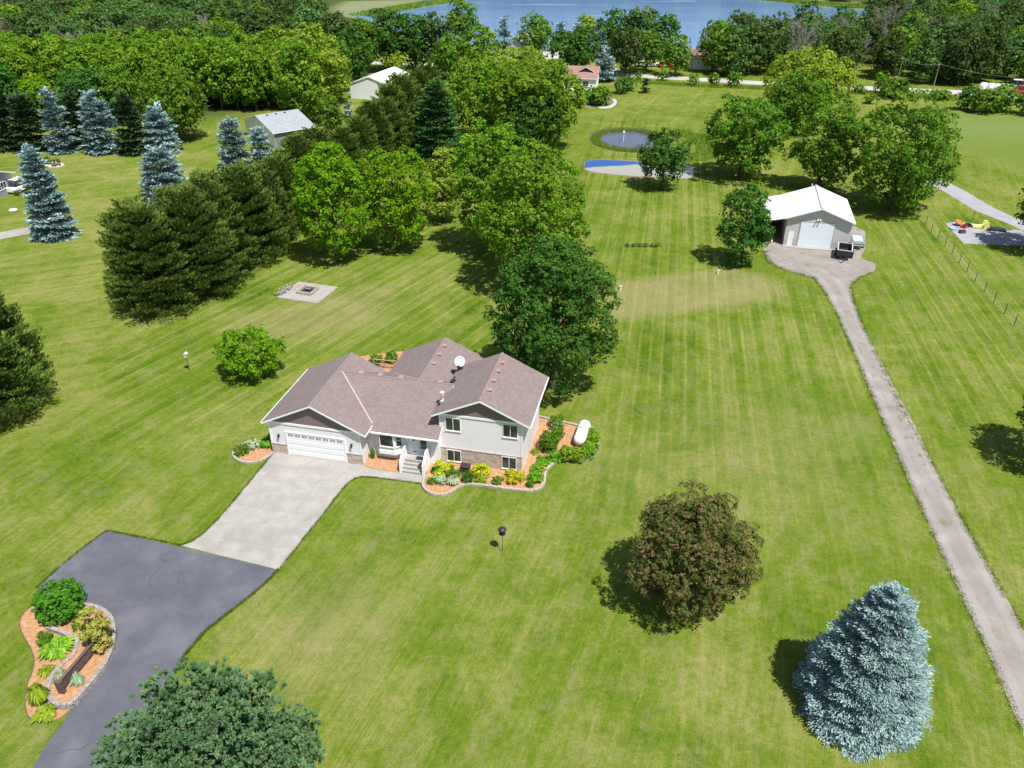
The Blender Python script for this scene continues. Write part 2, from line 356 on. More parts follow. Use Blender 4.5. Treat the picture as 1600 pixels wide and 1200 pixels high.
mB = poly_mask(GX, GY, Z_BACK, 1.5); mC = poly_mask(GX, GY, Z_CENTRE, 2.5); mR = poly_mask(GX, GY, Z_RIGHT, 1.5); mL = poly_mask(GX, GY, Z_LEFT, 2)
setattr_col('zones', mB.ravel(), (np.maximum(mC, mR) * (.35 + .65 * np.clip((GY - 40) / 25, 0, 1))).ravel(), mL.ravel())
dry = np.maximum.reduce([poly_mask(GX, GY, D1, .9) * .8, poly_mask(GX, GY, D2, 3) * .75, poly_mask(GX, GY, D3, 2.5) * .55, poly_mask(GX, GY, D4, 6) * .35])
rough_ = np.maximum(poly_mask(GX, GY, ROUGH, 4), 0); marsh = poly_mask(GX, GY, MARSH, 4)
far = np.clip((GY - 255) / 30, 0, 1)
setattr_col('cover', dry.ravel(), rough_.ravel(), marsh.ravel())
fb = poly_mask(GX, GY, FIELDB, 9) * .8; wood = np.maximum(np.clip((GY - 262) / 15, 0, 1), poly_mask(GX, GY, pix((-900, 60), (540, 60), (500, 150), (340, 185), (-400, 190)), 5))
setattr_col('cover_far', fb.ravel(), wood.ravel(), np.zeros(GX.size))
def grass_mat():
    m, t, b = new_mat('lawn_grass'); L = t.links.new
    P = coords(t, world=True)
    zs = N(t, 'ShaderNodeAttribute', attribute_name='zones'); zz = N(t, 'ShaderNodeSeparateColor'); L(zs.outputs['Color'], zz.inputs[0])
    cs = N(t, 'ShaderNodeAttribute', attribute_name='cover'); cc = N(t, 'ShaderNodeSeparateColor'); L(cs.outputs['Color'], cc.inputs[0])
    fs = N(t, 'ShaderNodeAttribute', attribute_name='cover_far'); ff = N(t, 'ShaderNodeSeparateColor'); L(fs.outputs['Color'], ff.inputs[0])
    def streak(deg, acr, per, wamt, bend=.6):
        # deg = mowing direction, clockwise from +Y; wheel lines every `per` metres, of uneven strength
        ro_ = (0, 0, math.radians(deg))
        n = noise(t, coords(t, (acr, .022, 1), ro_, True), 1.0, 4, .8)
        def wave(p_, dst):
            wv = N(t, 'ShaderNodeTexWave', wave_type='BANDS', bands_direction='X', wave_profile='SIN')
            wv.inputs['Scale'].default_value = 2 * PI / p_ / 20; wv.inputs['Distortion'].default_value = dst; wv.inputs['Detail'].default_value = 2; wv.inputs['Detail Scale'].default_value = .12
            L(coords(t, (1, .05, 1), ro_, True), wv.inputs['Vector']); return wv.outputs['Fac']
        ln = mth(t, 'POWER', wave(per, bend), 6.0)
        amp = mth(t, 'MULTIPLY', noise(t, coords(t, (.45, .05, 1), ro_, True), 1, 3, .7), noise(t, coords(t, (1, 1, 1), ro_, True), .9, 4, .8))
        ln = mth(t, 'MULTIPLY', mth(t, 'MULTIPLY', ln, amp), 1.9 * wamt)
        bd = mth(t, 'MULTIPLY_ADD', wave(per * 2, bend), .35 * wamt, -.17 * wamt)
        fine = noise(t, coords(t, (6.5, .25, 1), ro_, True), 1.0, 2, .6)
        return mth(t, 'ADD', mth(t, 'ADD', mth(t, 'MULTIPLY', n, .62), mth(t, 'MULTIPLY', fine, .38)), mth(t, 'ADD', ln, mth(t, 'ADD', bd, -.16 * wamt)))
    s_c = streak(11, 1.3, 1.15, .33, 1.0); s_b = streak(31, 1.1, 1.3, .34, 1.0); s_l = streak(66, .8, 1.5, .12, 2.5); s_o = streak(22, .8, 1.3, .05, 2.5)
    def mf(f, a, b_): 
        x = N(t, 'ShaderNodeMix'); x.data_type = 'FLOAT'; L(f, x.inputs[0]); L(a, x.inputs[2]); L(b_, x.inputs[3]); return x.outputs[0]
    s = mf(zz.outputs[1], s_o, s_c); s = mf(zz.outputs[0], s, s_b); s = mf(zz.outputs[2], s, s_l)
    patch = noise(t, P, .11, 5, .62, .6); patch2 = noise(t, P, .75, 6, .65, .3); grain = noise(t, P, 13, 4, .8); grain2 = noise(t, P, 42, 2, .8)
    mott = noise(t, P, 2.6, 5, .7)
    lush = ramp(t, [(.50, (0, 0, 0)), (.66, (1, 1, 1))]); L(noise(t, P, .055, 5, .6, .4), lush.inputs[0])
    k = mth(t, 'ADD', mth(t, 'MULTIPLY', s, .29), mth(t, 'MULTIPLY', patch, .27))
    k = mth(t, 'ADD', k, mth(t, 'MULTIPLY', patch2, .15)); k = mth(t, 'ADD', k, mth(t, 'MULTIPLY', grain, .34)); k = mth(t, 'ADD', k, mth(t, 'MULTIPLY', mott, .20))
    k = mth(t, 'SUBTRACT', k, .085); k = mth(t, 'ADD', k, mth(t, 'MULTIPLY', cc.outputs[0], .050)); k = mth(t, 'ADD', k, mth(t, 'MULTIPLY', zz.outputs[2], .02))
    r = ramp(t, [(.395, (.024, .062, .003)), (.455, (.055, .112, .006)), (.50, (.088, .142, .010)), (.55, (.132, .172, .022)), (.60, (.205, .213, .058)), (.67, (.27, .25, .105))]); L(k, r.inputs[0])
    col = r.outputs[0]
    col = mixc(t, mth(t, 'MULTIPLY', lush.outputs[0], .5), col, mixc(t, mth(t, 'MULTIPLY_ADD', mott, .8, .1), (.045, .105, .002), (.105, .175, .006)))
    g2 = mth(t, 'MULTIPLY_ADD', grain2, 1.9, .08)
    hs = N(t, 'ShaderNodeHueSaturation'); L(col, hs.inputs['Color']); L(g2, hs.inputs['Value']); col = hs.outputs[0]
    # bare, straw-coloured thatch
    dr = ramp(t, [(.50, (0, 0, 0)), (.68, (1, 1, 1))]); L(mth(t, 'ADD', mth(t, 'MULTIPLY', noise(t, coords(t, (1.5, .7, 1), (0, 0, math.radians(20)), True), .42, 7, .8), .7), mth(t, 'MULTIPLY', noise(t, P, 3.2, 4, .7), .3)), dr.inputs[0])
    straw = mixc(t, grain, (.15, .125, .055), (.35, .285, .175))
    f_d = mth(t, 'MULTIPLY', dr.outputs[0], mth(t, 'MULTIPLY_ADD', grain, 1.7, -.2))
    f_d = mth(t, 'ADD', f_d, mth(t, 'MULTIPLY', cc.outputs[0], mth(t, 'MULTIPLY_ADD', grain, .9, .05)), clamp=True)
    col = mixc(t, f_d, col, straw)
    # rough meadow, field, marsh, woodland floor
    ro = mixc(t, noise(t, coords(t, (.25, 1, 1), (0, 0, 0), True), .35, 5, .7), (.09, .15, .02), (.17, .20, .045)); col = mixc(t, cc.outputs[1], col, ro)
    fbm = mixc(t, noise(t, P, 1.2, 4), (.10, .165, .045), (.19, .25, .09)); col = mixc(t, ff.outputs[0], col, fbm)
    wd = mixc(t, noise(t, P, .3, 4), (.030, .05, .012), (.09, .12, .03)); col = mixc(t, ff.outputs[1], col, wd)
    ma = mixc(t, noise(t, coords(t, (.04, .25, 1), (0, 0, 0), True), 1, 6, .8), (.11, .17, .045), (.27, .25, .17)); col = mixc(t, cc.outputs[2], col, ma)
    col = mixc(t, mth(t, 'GREATER_THAN', noise(t, P, 30, 1, .5), .765), col, (.55, .56, .42))
    L(col, b.inputs['Base Color']); b.inputs['Roughness'].default_value = 1.0; b.inputs['Specular IOR Level'].default_value = .03
    bump(t, b, mth(t, 'ADD', grain, mth(t, 'MULTIPLY', grain2, .5)), .7, .05)
    return m
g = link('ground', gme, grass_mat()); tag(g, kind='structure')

def smooth_path(pts, n=6, closed=True):
    P = np.array([p[:2] for p in pts], float); k = len(P); out = []
    rng = range(k) if closed else range(k - 1)
    for i in rng:
        if closed: p0, p1, p2, p3 = P[i - 1], P[i], P[(i + 1) % k], P[(i + 2) % k]
        else: p0, p1, p2, p3 = P[max(i - 1, 0)], P[i], P[i + 1], P[min(i + 2, k - 1)]
        for q in range(n):
            s = q / n
            out.append(.5 * ((2 * p1) + (-p0 + p2) * s + (2*p0 - 5*p1 + 4*p2 - p3) * s*s + (-p0 + 3*p1 - 3*p2 + p3) * s**3))
    if not closed: out.append(P[-1])
    return np.array(out)
def jag(P, amp, step):
    """resample a closed outline and roughen it"""
    out = []; n = len(P)
    for i in range(n):
        a = P[i]; b = P[(i + 1) % n]; L = np.hypot(*(b - a)); m = max(1, int(L / step))
        nr = np.array([-(b - a)[1], (b - a)[0]]) / max(L, 1e-6)
        for q in range(m): out.append(a + (b - a) * q / m + nr * random.uniform(-amp, amp))
    return np.array(out)
def sheet(name, P, z, mat, label=None, cat=None, kind='structure', skirt=True):
    from mathutils.geometry import tessellate_polygon
    P = [(float(p[0]), float(p[1])) for p in P]; n = len(P)
    tris = tessellate_polygon([[Vector((x, y, 0)) for x, y in P]])
    vs = [(x, y, z) for x, y in P]; fs = []
    for a_, b_, c_ in tris:
        ar = (P[b_][0]-P[a_][0])*(P[c_][1]-P[a_][1]) - (P[b_][1]-P[a_][1])*(P[c_][0]-P[a_][0])
        fs.append((a_, b_, c_) if ar > 0 else (a_, c_, b_))
    if skirt:
        vs += [(x, y, -.05) for x, y in P]; fs += [(i, (i+1) % n, n + (i+1) % n, n + i) for i in range(n)]
    me = bpy.data.meshes.new(name); me.from_pydata(vs, [], fs); me.update()
    o = link(name, me, mat); tag(o, label, cat, None, kind); return o
def px_sheet(name, pts, z, mat, n=1, am=0, step=.6, **kw):
    P = np.array([at(*p)[:2] for p in pts])
    if n > 1: P = smooth_path(P, n)
    if am: P = jag(P, am, step)
    return sheet(name, P, z, mat, **kw)

px_sheet('asphalt_driveway', [(435, 890), (413, 913), (380, 940), (350, 963), (320, 987), (290, 1022), (262, 1070), (240, 1130), (215, 1210), (150, 1500), (-120, 1500), (48, 1204), (75, 1160), (100, 1128), (114, 1102), (100, 1050), (80, 1000), (66, 950), (58, 918), (85, 893), (117, 866), (140, 848), (167, 829)], .008, M['asphalt'])
px_sheet('concrete_driveway', [(436.5, 890.5), (283, 852.5), (300, 846), (318, 834), (345, 807), (428.5, 706.5), (564, 722.5), (572, 730), (600, 735.5), (633, 739), (667, 743), (661, 756), (600, 748), (568, 744.5), (556, 747), (546, 753), (535, 764), (520, 784)], .016, M['concrete'])
# wheel tracks are separate packed strips laid on the drive
def track(cen, z, w0):
    P = smooth_path([at(*p) for p in cen], 10, False); d = np.gradient(P, axis=0); d /= np.hypot(*d.T)[:, None]; nn = np.stack([-d[:, 1], d[:, 0]], 1)
    for sg in (-1, 1):
        c = P + nn * sg * w0; wd = .28
        q = np.vstack([c + nn * wd, (c - nn * wd)[::-1]]); sheet('wheel_track', jag(q, .06, .22), z, M['track'])
track([(1262, 418), (1295, 436), (1315, 470), (1335, 515), (1372, 590), (1412, 670), (1454, 765), (1500, 860), (1553, 965), (1600, 1062), (1680, 1230)], .011, .78)
# gravel drive and yard of the pole barn
px_sheet('gravel_drive', [(1191, 372), (1193, 392), (1201, 409), (1222, 420), (1248, 428), (1272, 434), (1282, 445), (1293, 463), (1312, 498), (1337, 557), (1369, 633), (1402, 710), (1455, 828), (1535, 1000), (1597, 1140), (1700, 1400), (1780, 1400), (1660, 1100), (1600, 985), (1550, 895), (1500, 806), (1450, 712), (1400, 620), (1350, 516), (1335, 475), (1328, 447), (1343, 433), (1366, 424), (1369, 412), (1345, 404), (1352, 385), (1352, 362), (1330, 350), (1210, 345)], .006, M['gravel'], am=.06, step=.35)
px_sheet('lane', [(1440, 262), (1459, 274.5), (1506, 297), (1551, 324), (1600, 347), (1760, 420), (1700, 400), (1600, 361), (1582, 352), (1524, 329), (1468, 295), (1445, 283)], .006, M['asphalt2'], am=.05)
px_sheet('parking_pad', [(1476.8, 349), (1506, 380.5), (1600, 384), (1760, 392), (1800, 440), (1700, 392), (1604, 361), (1585, 359), (1567, 361.5), (1550, 355), (1520, 349), (1492, 346.5)], .010, M['asphalt2'])
px_sheet('road', [(250, 88), (634, 97.6), (672, 99), (760, 101.5), (880, 107), (962, 113.7), (1190, 127), (1330, 133.7), (1525, 142), (1700, 152), (1900, 163), (1900, 170), (1700, 158), (1497, 147.7), (1330, 139.5), (1190, 132.7), (962, 119), (880, 112.3), (760, 106), (634, 101.4), (250, 92)], .006, M['road'])
px_sheet('side_road', [(846, 80), (858, 79), (870, 88), (876, 97), (905, 104), (950, 111), (955, 118), (925, 116), (885, 108), (862, 99), (850, 90)], .012, M['road'])
px_sheet('concrete_path', [(0, 363), (40, 356), (95, 350), (118, 351), (60, 362), (0, 374), (-60, 385), (-60, 372)], .006, M['concrete'])
px_sheet('fire_pit_pad', [(432, 465), (467, 440.5), (528.5, 449), (496, 474.5)], .06, M['concrete'], label=None)
BED = [(661, 757), (665, 767), (677, 773.5), (690, 775), (703, 771.5), (716.7, 762), (728.7, 758), (755, 760), (789, 765), (825, 768.5), (842, 765.5), (850.5, 755), (852, 741), (859, 730), (874, 720.5), (893, 719), (914.8, 720), (929.3, 712.5), (936, 695), (933, 677), (922, 669.5), (905, 667), (881, 661.5), (842, 652.5)]
bp = smooth_path([at(*p) for p in BED], 5, False)
bp2 = np.vstack([bp, [at(820, 640)[:2]], [at(760, 690)[:2]], [at(667, 725)[:2]], [at(667, 742)[:2]]])
sheet('mulch_bed', bp2, .03, M['mulch'])
px_sheet('mulch_bed', [(563, 722), (572, 729.5), (600, 735), (633.5, 738.5), (634, 712), (572, 700)], .03, M['mulch'])
LB = [(427, 708), (415, 717.5), (401.3, 722.5), (385, 724), (371, 719.5), (364.5, 711.5), (370, 701), (392, 690), (413, 687)]
px_sheet('mulch_bed', LB + [(440, 690)], .03, M['mulch'])
px_sheet('mulch_bed', [(562, 557), (628, 549), (640, 560), (612, 580), (590, 585)], .03, M['mulch'])
ISL = [(95, 934), (62, 940), (46, 950), (33, 964.5), (31, 980), (41, 1001), (52, 1021), (53.5, 1040), (46, 1062), (40.6, 1081), (40, 1106), (48, 1124), (63, 1129), (85, 1125), (100, 1117), (113, 1103), (126, 1080), (150, 1054), (167, 1028), (176, 1002), (177, 978), (169, 958), (150, 947), (128, 938)]
px_sheet('mulch_bed', ISL, .03, M['mulch'], n=5)
px_sheet('mulch_bed', [(905, 163), (900, 152), (930, 148), (955, 152), (958, 160), (940, 165), (920, 168)], .03, M['mulchgrey'], n=4)
px_sheet('garden_curb', [(935, 168), (950, 166), (959, 161), (957, 156), (961, 155), (964, 160), (957, 168), (940, 170)], .08, M['road'], n=3)
px_sheet('mulch_bed', [(70, 257), (82, 252), (98, 255), (100, 259), (88, 262), (74, 261)], .05, M['road'], n=4)

# water
def water_mat(name, base, rough=.08, wscale=(.25, 1.2, 1), bs=.25, algae=None):
    m, t, b = new_mat(name); L = t.links.new
    v = coords(t, wscale, world=True); n = noise(t, v, .8, 5, .65)
    n0 = noise(t, coords(t, (.012, .05, 1), world=True), 1, 5, .65)
    col = mixc(t, n0, tuple(c * .7 for c in base), tuple(c * 1.35 for c in base)); rr = None
    if algae:
        q = ramp(t, [(algae[1], (0, 0, 0)), (algae[2], (1, 1, 1))]); L(noise(t, coords(t, algae[3], world=True), 1, 6, .65), q.inputs[0])
        col = mixc(t, q.outputs[0], col, algae[0]); L(mth(t, 'MULTIPLY_ADD', q.outputs[0], .8, rough, clamp=True), b.inputs['Roughness'])
    else: b.inputs['Roughness'].default_value = rough
    L(col, b.inputs['Base Color']); b.inputs['IOR'].default_value = 1.33; b.inputs['Specular IOR Level'].default_value = .5
    bump(t, b, n, bs, .3); return m
px_sheet('lake', [(548, 20), (640, 6), (700, -3), (980, -8), (1150, -3), (1300, 12), (1385, 15.5), (1400, 20), (1390, 40), (1330, 62), (1260, 76), (1180, 84), (1130, 88), (1060, 88), (1000, 84), (940, 74), (860, 76), (800, 84), (760, 80), (650, 60), (600, 40), (560, 28)], .03, water_mat('lake_water', (.14, .25, .43), .10, (.12, .9, 1), .35, ((.15, .23, .16), .60, .72, (.010, .06, 1))), n=3)
POND = [(925, 216), (932, 209), (955, 204.5), (980, 203.5), (1010, 206), (1030, 214), (1045, 226), (1035, 236), (1005, 238.5), (965, 236.5), (938, 230), (926, 223)]
px_sheet('pond', POND, .03, water_mat('pond_water', (.085, .095, .13), .02, (1, 1, 1), .03), n=4)
px_sheet('pond_reflection_rim', [(u + (u - 985) * .06, v - 3.2 + (v - 220) * .10) for u, v in POND], .012, M['reflection_brown'], n=4, am=.2)  # dark brown sheet standing in for the reed and bank reflection at far edge
POOL = [(914, 256), (918, 251.5), (940, 250), (985, 252), (1020, 256), (1070, 258), (1083, 264), (1078, 278), (1040, 277), (990, 275), (950, 271.5), (920, 267), (914, 262)]
px_sheet('pool_bank', [(913, 256), (917, 250.8), (940, 249), (985, 250.5), (1020, 254), (1072, 257), (1085, 264), (1080, 279), (1040, 278), (990, 276), (950, 272.5), (919, 268), (913, 262)], .015, M['mulchgrey'], n=3, am=.15)
def pool_mat():
    m, t, b = new_mat('shallow_pool'); L = t.links.new
    b.inputs['Roughness'].default_value = .25
    gpos = N(t, 'ShaderNodeNewGeometry'); sx = N(t, 'ShaderNodeSeparateXYZ'); L(gpos.outputs['Position'], sx.inputs[0])
    # silt bank covers the near side of the pool
    d = mth(t, 'ADD', mth(t, 'MULTIPLY', sx.outputs[0], -.26), sx.outputs[1])
    d = mth(t, 'ADD', d, mth(t, 'MULTIPLY', noise(t, coords(t, (.5, .5, 1), world=True), .6, 4), 1.2))
    q = ramp(t, [(0, (0, 0, 0)), (.5, (0, 0, 0)), (.53, (1, 1, 1))]); L(mth(t, 'MULTIPLY_ADD', d, .05, -6.055), q.inputs[0])
    col = mixc(t, q.outputs[0], mixc(t, noise(t, coords(t, world=True), 1.5, 4), (.30, .30, .23), (.37, .36, .30)), (.02, .085, .27)); L(col, b.inputs['Base Color'])
    return m
px_sheet('pool', POOL, .03, pool_mat(), n=3)

# ------------------------------------------------------------------ vegetation generators
def norm(a): return a / np.maximum(np.linalg.norm(a, axis=-1, keepdims=True), 1e-9)
def cards(P, T, B):
    """rhombic leaves: centre P, half axes T and B"""
    return np.stack([P + T, P + B, P - T, P - B], 1).reshape(-1, 3)
def fit(bbox, kind, cb=.12, prof=1.0):
    """ground position, height and radius of a plant whose outline fills this box of the photo"""
    x0, y0, x1, y1 = bbox
    th = np.linspace(0, 2*PI, 24, endpoint=False); zs_ = np.linspace(0, 1, 14)
    T_, Z_ = np.meshgrid(th, zs_)
    if kind == 'cone': r = (1 - Z_ * .97) ** prof; Z2 = .03 + Z_ * .97
    else:
        r = np.sqrt(np.clip(1 - (2 * Z_ - 1) ** 2, 0, 1)); Z2 = cb + (1 - cb) * Z_
    U = np.stack([r * np.cos(T_), r * np.sin(T_), Z2], -1).reshape(-1, 3)
    bu, bv = (x0 + x1) / 2, y1; h = 8.0; R = 3.0
    for _ in range(60):
        b = at(bu, bv); q = proj(U * np.array([R, R, h]) + b)
        a0, a1 = q[:, 0].min(), q[:, 0].max(); c0, c1 = q[:, 1].min(), q[:, 1].max()
        bu += ((x0 + x1) - (a0 + a1)) / 2 * .8; bv += (y1 - c1) * .8
        R *= ((x1 - x0) / (a1 - a0)) ** .8; h *= float(np.clip((y1 - y0) / (c1 - c0), .6, 1.6)) ** .8
        h = max(h, R * .5)
    return b, h, R
def leaf_size(b, px=2.3, lo=.12, hi=.8):
    d = math.sqrt(b[0]**2 + b[1]**2 + (CAM_H - 4)**2)
    return min(hi, max(lo, px * d / (F_PX * .64)))
def gen_broad(h, R, cb, leaf, seed, nb=34, lump=.36, dens=2.6, droop=0.0, ragged=.12, sub=2.5):
    """crown = boughs -> domed sprays of leaves -> leaves"""
    r = np.random.default_rng(seed)
    R = R * .96; Hc = h * (1 - cb) / 2; Cc = np.array([0, 0, h * cb + Hc]); A = np.array([R, R, Hc])
    k = np.arange(nb) + .5; ph = np.arccos(1 - 2 * k / nb); th = PI * (1 + 5**.5) * k
    D = np.stack([np.cos(th) * np.sin(ph), np.sin(th) * np.sin(ph), np.cos(ph)], -1) + r.normal(0, .17, (nb, 3)); D = norm(D)
    rb = lump * min(R, Hc) * r.uniform(.6, 1.35, nb)
    BC = Cc + D * (A - rb[:, None] * .9) * r.uniform(1 - ragged, 1.0 + ragged * .5, (nb, 1))
    ni = max(3, nb // 3); D2_ = norm(r.normal(0, 1, (ni, 3))); BC = np.vstack([BC, Cc + D2_ * A * r.uniform(.25, .55, (ni, 1))]); D = np.vstack([D, D2_])
    rb = np.concatenate([rb, lump * min(R, Hc) * r.uniform(.9, 1.3, ni)]); nb += ni
    area = 4 * PI * ((R * R + R * Hc * 2) / 3) * 1.22; n = int(min(95000, dens * area / (leaf * leaf * .9)))
    rs = leaf * sub; K = int(np.clip(2.3 * (rb.mean() / rs) ** 2 + 5, 7, 110))
    sc = norm(r.normal(0, 1, (nb, K, 3)) + D[:, None, :] * .8 + np.array([0, 0, .35]))
    sp = BC[:, None, :] + sc * (rb[:, None, None] * r.uniform(.72, 1.10, (nb, K, 1))); st = r.uniform(0, 1, (nb, K)); rk = rs * r.uniform(.6, 1.35, (nb, K))
    pb = rb**2 / (rb**2).sum(); bi = r.choice(nb, n, p=pb); ki = r.integers(0, K, n)
    dm = norm(r.normal(0, .75, (n, 3)) + sc[bi, ki] * .75 + np.array([0, 0, .75]))
    P = sp[bi, ki] + dm * (rk[bi, ki] * r.uniform(.55, 1.08, n))[:, None] * np.array([1, 1, .75])
    if droop: P[:, 2] -= droop * np.abs(r.normal(0, 1, n))
    P[:, 2] = np.maximum(P[:, 2], .06)
    nr = norm(dm + r.normal(0, .33, (n, 3)))
    a = norm(np.cross(nr, r.normal(0, 1, (n, 3)))); b = np.cross(nr, a)
    s = leaf * r.uniform(.55, 1.15, (n, 1))
    V = cards(P, a * s * .75, b * s * .47)
    tint = np.clip(st[bi, ki] * .55 + r.uniform(0, .45, n), 0, 1)
    return V, tint, BC
def gen_bare(h, R, seed, n=1500):
    r = np.random.default_rng(seed); nb = 26; tips = []; Ps = []; Ts = []; Bs = []
    for i in range(nb):
        a = r.uniform(0, 2*PI); z0 = h * r.uniform(.2, .75); L = R * r.uniform(.6, 1.05) * (1.1 - .5 * z0 / h); e = np.array([math.cos(a) * L, math.sin(a) * L, min(h, z0 + L * r.uniform(.5, 1.3))]); tips.append(e)
        m = n // nb; s = r.uniform(.2, 1, m)[:, None]; c = np.array([0, 0, z0]) * (1 - s) + e * s + r.normal(0, .38, (m, 3)) * s
        td = norm((e - [0, 0, z0]) / L * .6 + r.normal(0, .6, (m, 3)) + [0, 0, .5]); Ps.append(c); Ts.append(td * r.uniform(.3, .7, (m, 1))); Bs.append(norm(np.cross(td, r.normal(0, 1, (m, 3)))) * .022)
    V = cards(np.concatenate(Ps), np.concatenate(Ts), np.concatenate(Bs)); return V, r.uniform(0, 1, len(V) // 4), np.array(tips)
def gen_spruce(h, R, leaf, seed, prof=.6, dens=1.0, dz=None, low=.0, up=0.0):
    """whorls of boughs; each bough ends in overlapping pads of short twigs"""
    r = np.random.default_rng(seed); Ps = []; Ts = []; Bs = []; tn = []
    dz = dz or max(.46, leaf * 2.4); z = dz * .55
    while z < h * .99:
        f = z / h; rad = R * (1 - f) ** prof * (1 - .10 * math.exp(-f * 14)) + .04
        pr = max(leaf * 1.7, min(.20 * rad + leaf * 1.2, .55 + leaf))
        nbz = max(4, int(2 * PI * rad / (pr * 1.35))); off = r.uniform(0, 2*PI)
        for i in range(nbz):
            a = off + 2*PI * i / nbz + r.normal(0, .10); L = rad * r.uniform(.80, 1.08); slope = -.12 + .6 * f + up * .45 + r.normal(0, .06 + up * .1)
            dirv = np.array([math.cos(a), math.sin(a), slope]); side = np.array([-math.sin(a), math.cos(a), 0]); bt = r.uniform(0, .35)
            zo = r.normal(0, dz * .28)
            for q, qs in ((1.0, 1.0), (.72, 1.05), (.46, 1.0)):
                if q < 1 and rad * q < pr * .8: continue
                c0 = dirv * (L * q - pr * .6 * (q == 1.0)) + np.array([0, 0, z + zo - (1 - q) * .05]); m = int(max(6, dens * 6.5 * (pr * qs / leaf) ** 2 * (1 if q > .9 else .7 if q > .6 else .4)))
                ra = np.sqrt(r.uniform(0, 1, m)) * pr * qs; an = r.uniform(0, 2*PI, m)
                loc = dirv * (ra * np.cos(an))[:, None] * 1.15 + side * (ra * np.sin(an))[:, None] * .95
                c = c0 + loc; c[:, 2] += .30 * pr * (1 - (ra / pr) ** 2) + r.normal(0, .07 * pr, m)
                td = norm(loc / pr * 1.0 + dirv * .65 + np.array([0, 0, .22 + up]) + r.normal(0, .28, (m, 3)))
                nrm = norm(np.array([0, 0, .9]) + loc / pr * .55 + dirv * .35 + r.normal(0, .3, (m, 3))); bd = norm(np.cross(td, nrm))
                Ps.append(c); Ts.append(td * leaf * r.uniform(.62, 1.0, (m, 1))); Bs.append(bd * leaf * r.uniform(.24, .38, (m, 1)))
                tn.append(np.clip(bt + r.uniform(0, .65, m), 0, 1))
        z += dz * r.uniform(.8, 1.2)
    m = 16; c = np.zeros((m, 3)); c[:, 2] = np.linspace(h * .95, h * 1.01, m); td = norm(r.normal(0, .45, (m, 3)) + np.array([0, 0, 1]))
    Ps.append(c); Ts.append(td * leaf * .9); Bs.append(norm(np.cross(td, r.normal(0, 1, (m, 3)))) * leaf * .3); tn.append(np.full(m, .7))
    P = np.concatenate(Ps); P[:, 2] = np.maximum(P[:, 2], .05)
    return cards(P, np.concatenate(Ts), np.concatenate(Bs)), np.concatenate(tn)
def gen_pine(h, R, leaf, seed, cb=.03, prof=.55, dens=1.0, up=.9, blob=.26):
    """whorled boughs carrying rounded bunches of bristling needle tufts"""
    r = np.random.default_rng(seed); Ps = []; Ts = []; Bs = []; tn = []
    z = h * cb + .3
    while z < h * .98:
        f = z / h; rad = R * max(0, (1 - f)) ** prof + .1
        nbz = max(3, int(2 * PI * rad / (R * blob * 1.75)))
        off = r.uniform(0, 2*PI)
        for i in range(nbz):
            a = off + 2*PI*i/nbz + r.normal(0, .18)
            for q in ((1.0, .66, .33) if rad > R * .35 else (1.0,)):
                L = rad * r.uniform(.72, 1.10) * q
                c0 = np.array([math.cos(a) * L, math.sin(a) * L, z + .15 * L * r.uniform(-.3, 1)])
                rb = R * blob * r.uniform(.7, 1.4); L *= (.86 if f < .12 else 1); bt = r.uniform(0, .4)
                for _ in range(int(np.clip(2.0 * (rb / (leaf * 1.6)) ** 2, 4, 40))):
                    dd = norm((r.normal(0, .65, 3) + np.array([math.cos(a) * .55, math.sin(a) * .55, .8]))[None])[0]
                    c1 = c0 + dd * rb * r.uniform(.6, 1.1) * np.array([1, 1, .7]); m = int(12 * dens) + 3
                    td = norm(r.normal(0, .5, (m, 3)) + dd * .9 + np.array([0, 0, up * .6])); b2 = bt + r.uniform(0, .25)
                    nrm = norm(dd * .65 + np.array([0, 0, .7]) + r.normal(0, .3, (m, 3))); Ps.append(c1 + td * leaf * .5); Ts.append(td * leaf * r.uniform(.6, 1.0, (m, 1))); Bs.append(norm(np.cross(td, nrm)) * leaf * .19); tn.append(np.clip(b2 + r.uniform(0, .4, m), 0, 1))
        z += R * blob * 1.05 * r.uniform(.8, 1.2)
    P = np.concatenate(Ps); P[:, 2] = np.maximum(P[:, 2], .05)
    return cards(P, np.concatenate(Ts), np.concatenate(Bs)), np.concatenate(tn)
def trunk_mesh(h, r0, tips=None, top=.75, seed=0):
    mb = MB(); rr = random.Random(seed); pts = [Vector((0, 0, -.1))]
    n = 5
    for i in range(1, n + 1):
        pts.append(Vector((rr.uniform(-.03, .03) * h * .5, rr.uniform(-.03, .03) * h * .5, h * top * i / n)))
    for i in range(n): mb.tube(pts[i], pts[i+1], r0 * (1 - .8 * i / n) * (1.25 if i == 0 else 1), r0 * (1 - .8 * (i+1) / n), 8, False)
    if tips is not None:
        for t_ in tips:
            t_ = Vector([float(c) for c in t_]); zb = max(h * .12, min(h * top * .9, t_.z * .62)); s = Vector((0, 0, zb))
            mid = s.lerp(t_, .5) + Vector((0, 0, -.03 * h))
            mb.tube(s, mid, r0 * .34, r0 * .2, 5, False); mb.tube(mid, t_, r0 * .2, r0 * .06, 5, False)
    return mb
def add_tree(name, b, h, V, tint, mat, bark, label, cat, group=None, tips=None, r0=None, top=.75, seed=0, rz=0.0, crown='crown'):
    o = empty(name, (float(b[0]), float(b[1]), 0), rz, label, cat, group)
    link(crown, np_mesh(name + '_' + crown, V, 4, tint), mat, o)
    trunk_mesh(h, r0 or h * .018 + .04, tips, top, seed).build('trunk' if crown == 'crown' else 'stem', bark, o, smooth=True)
    return o
SEED = [100]
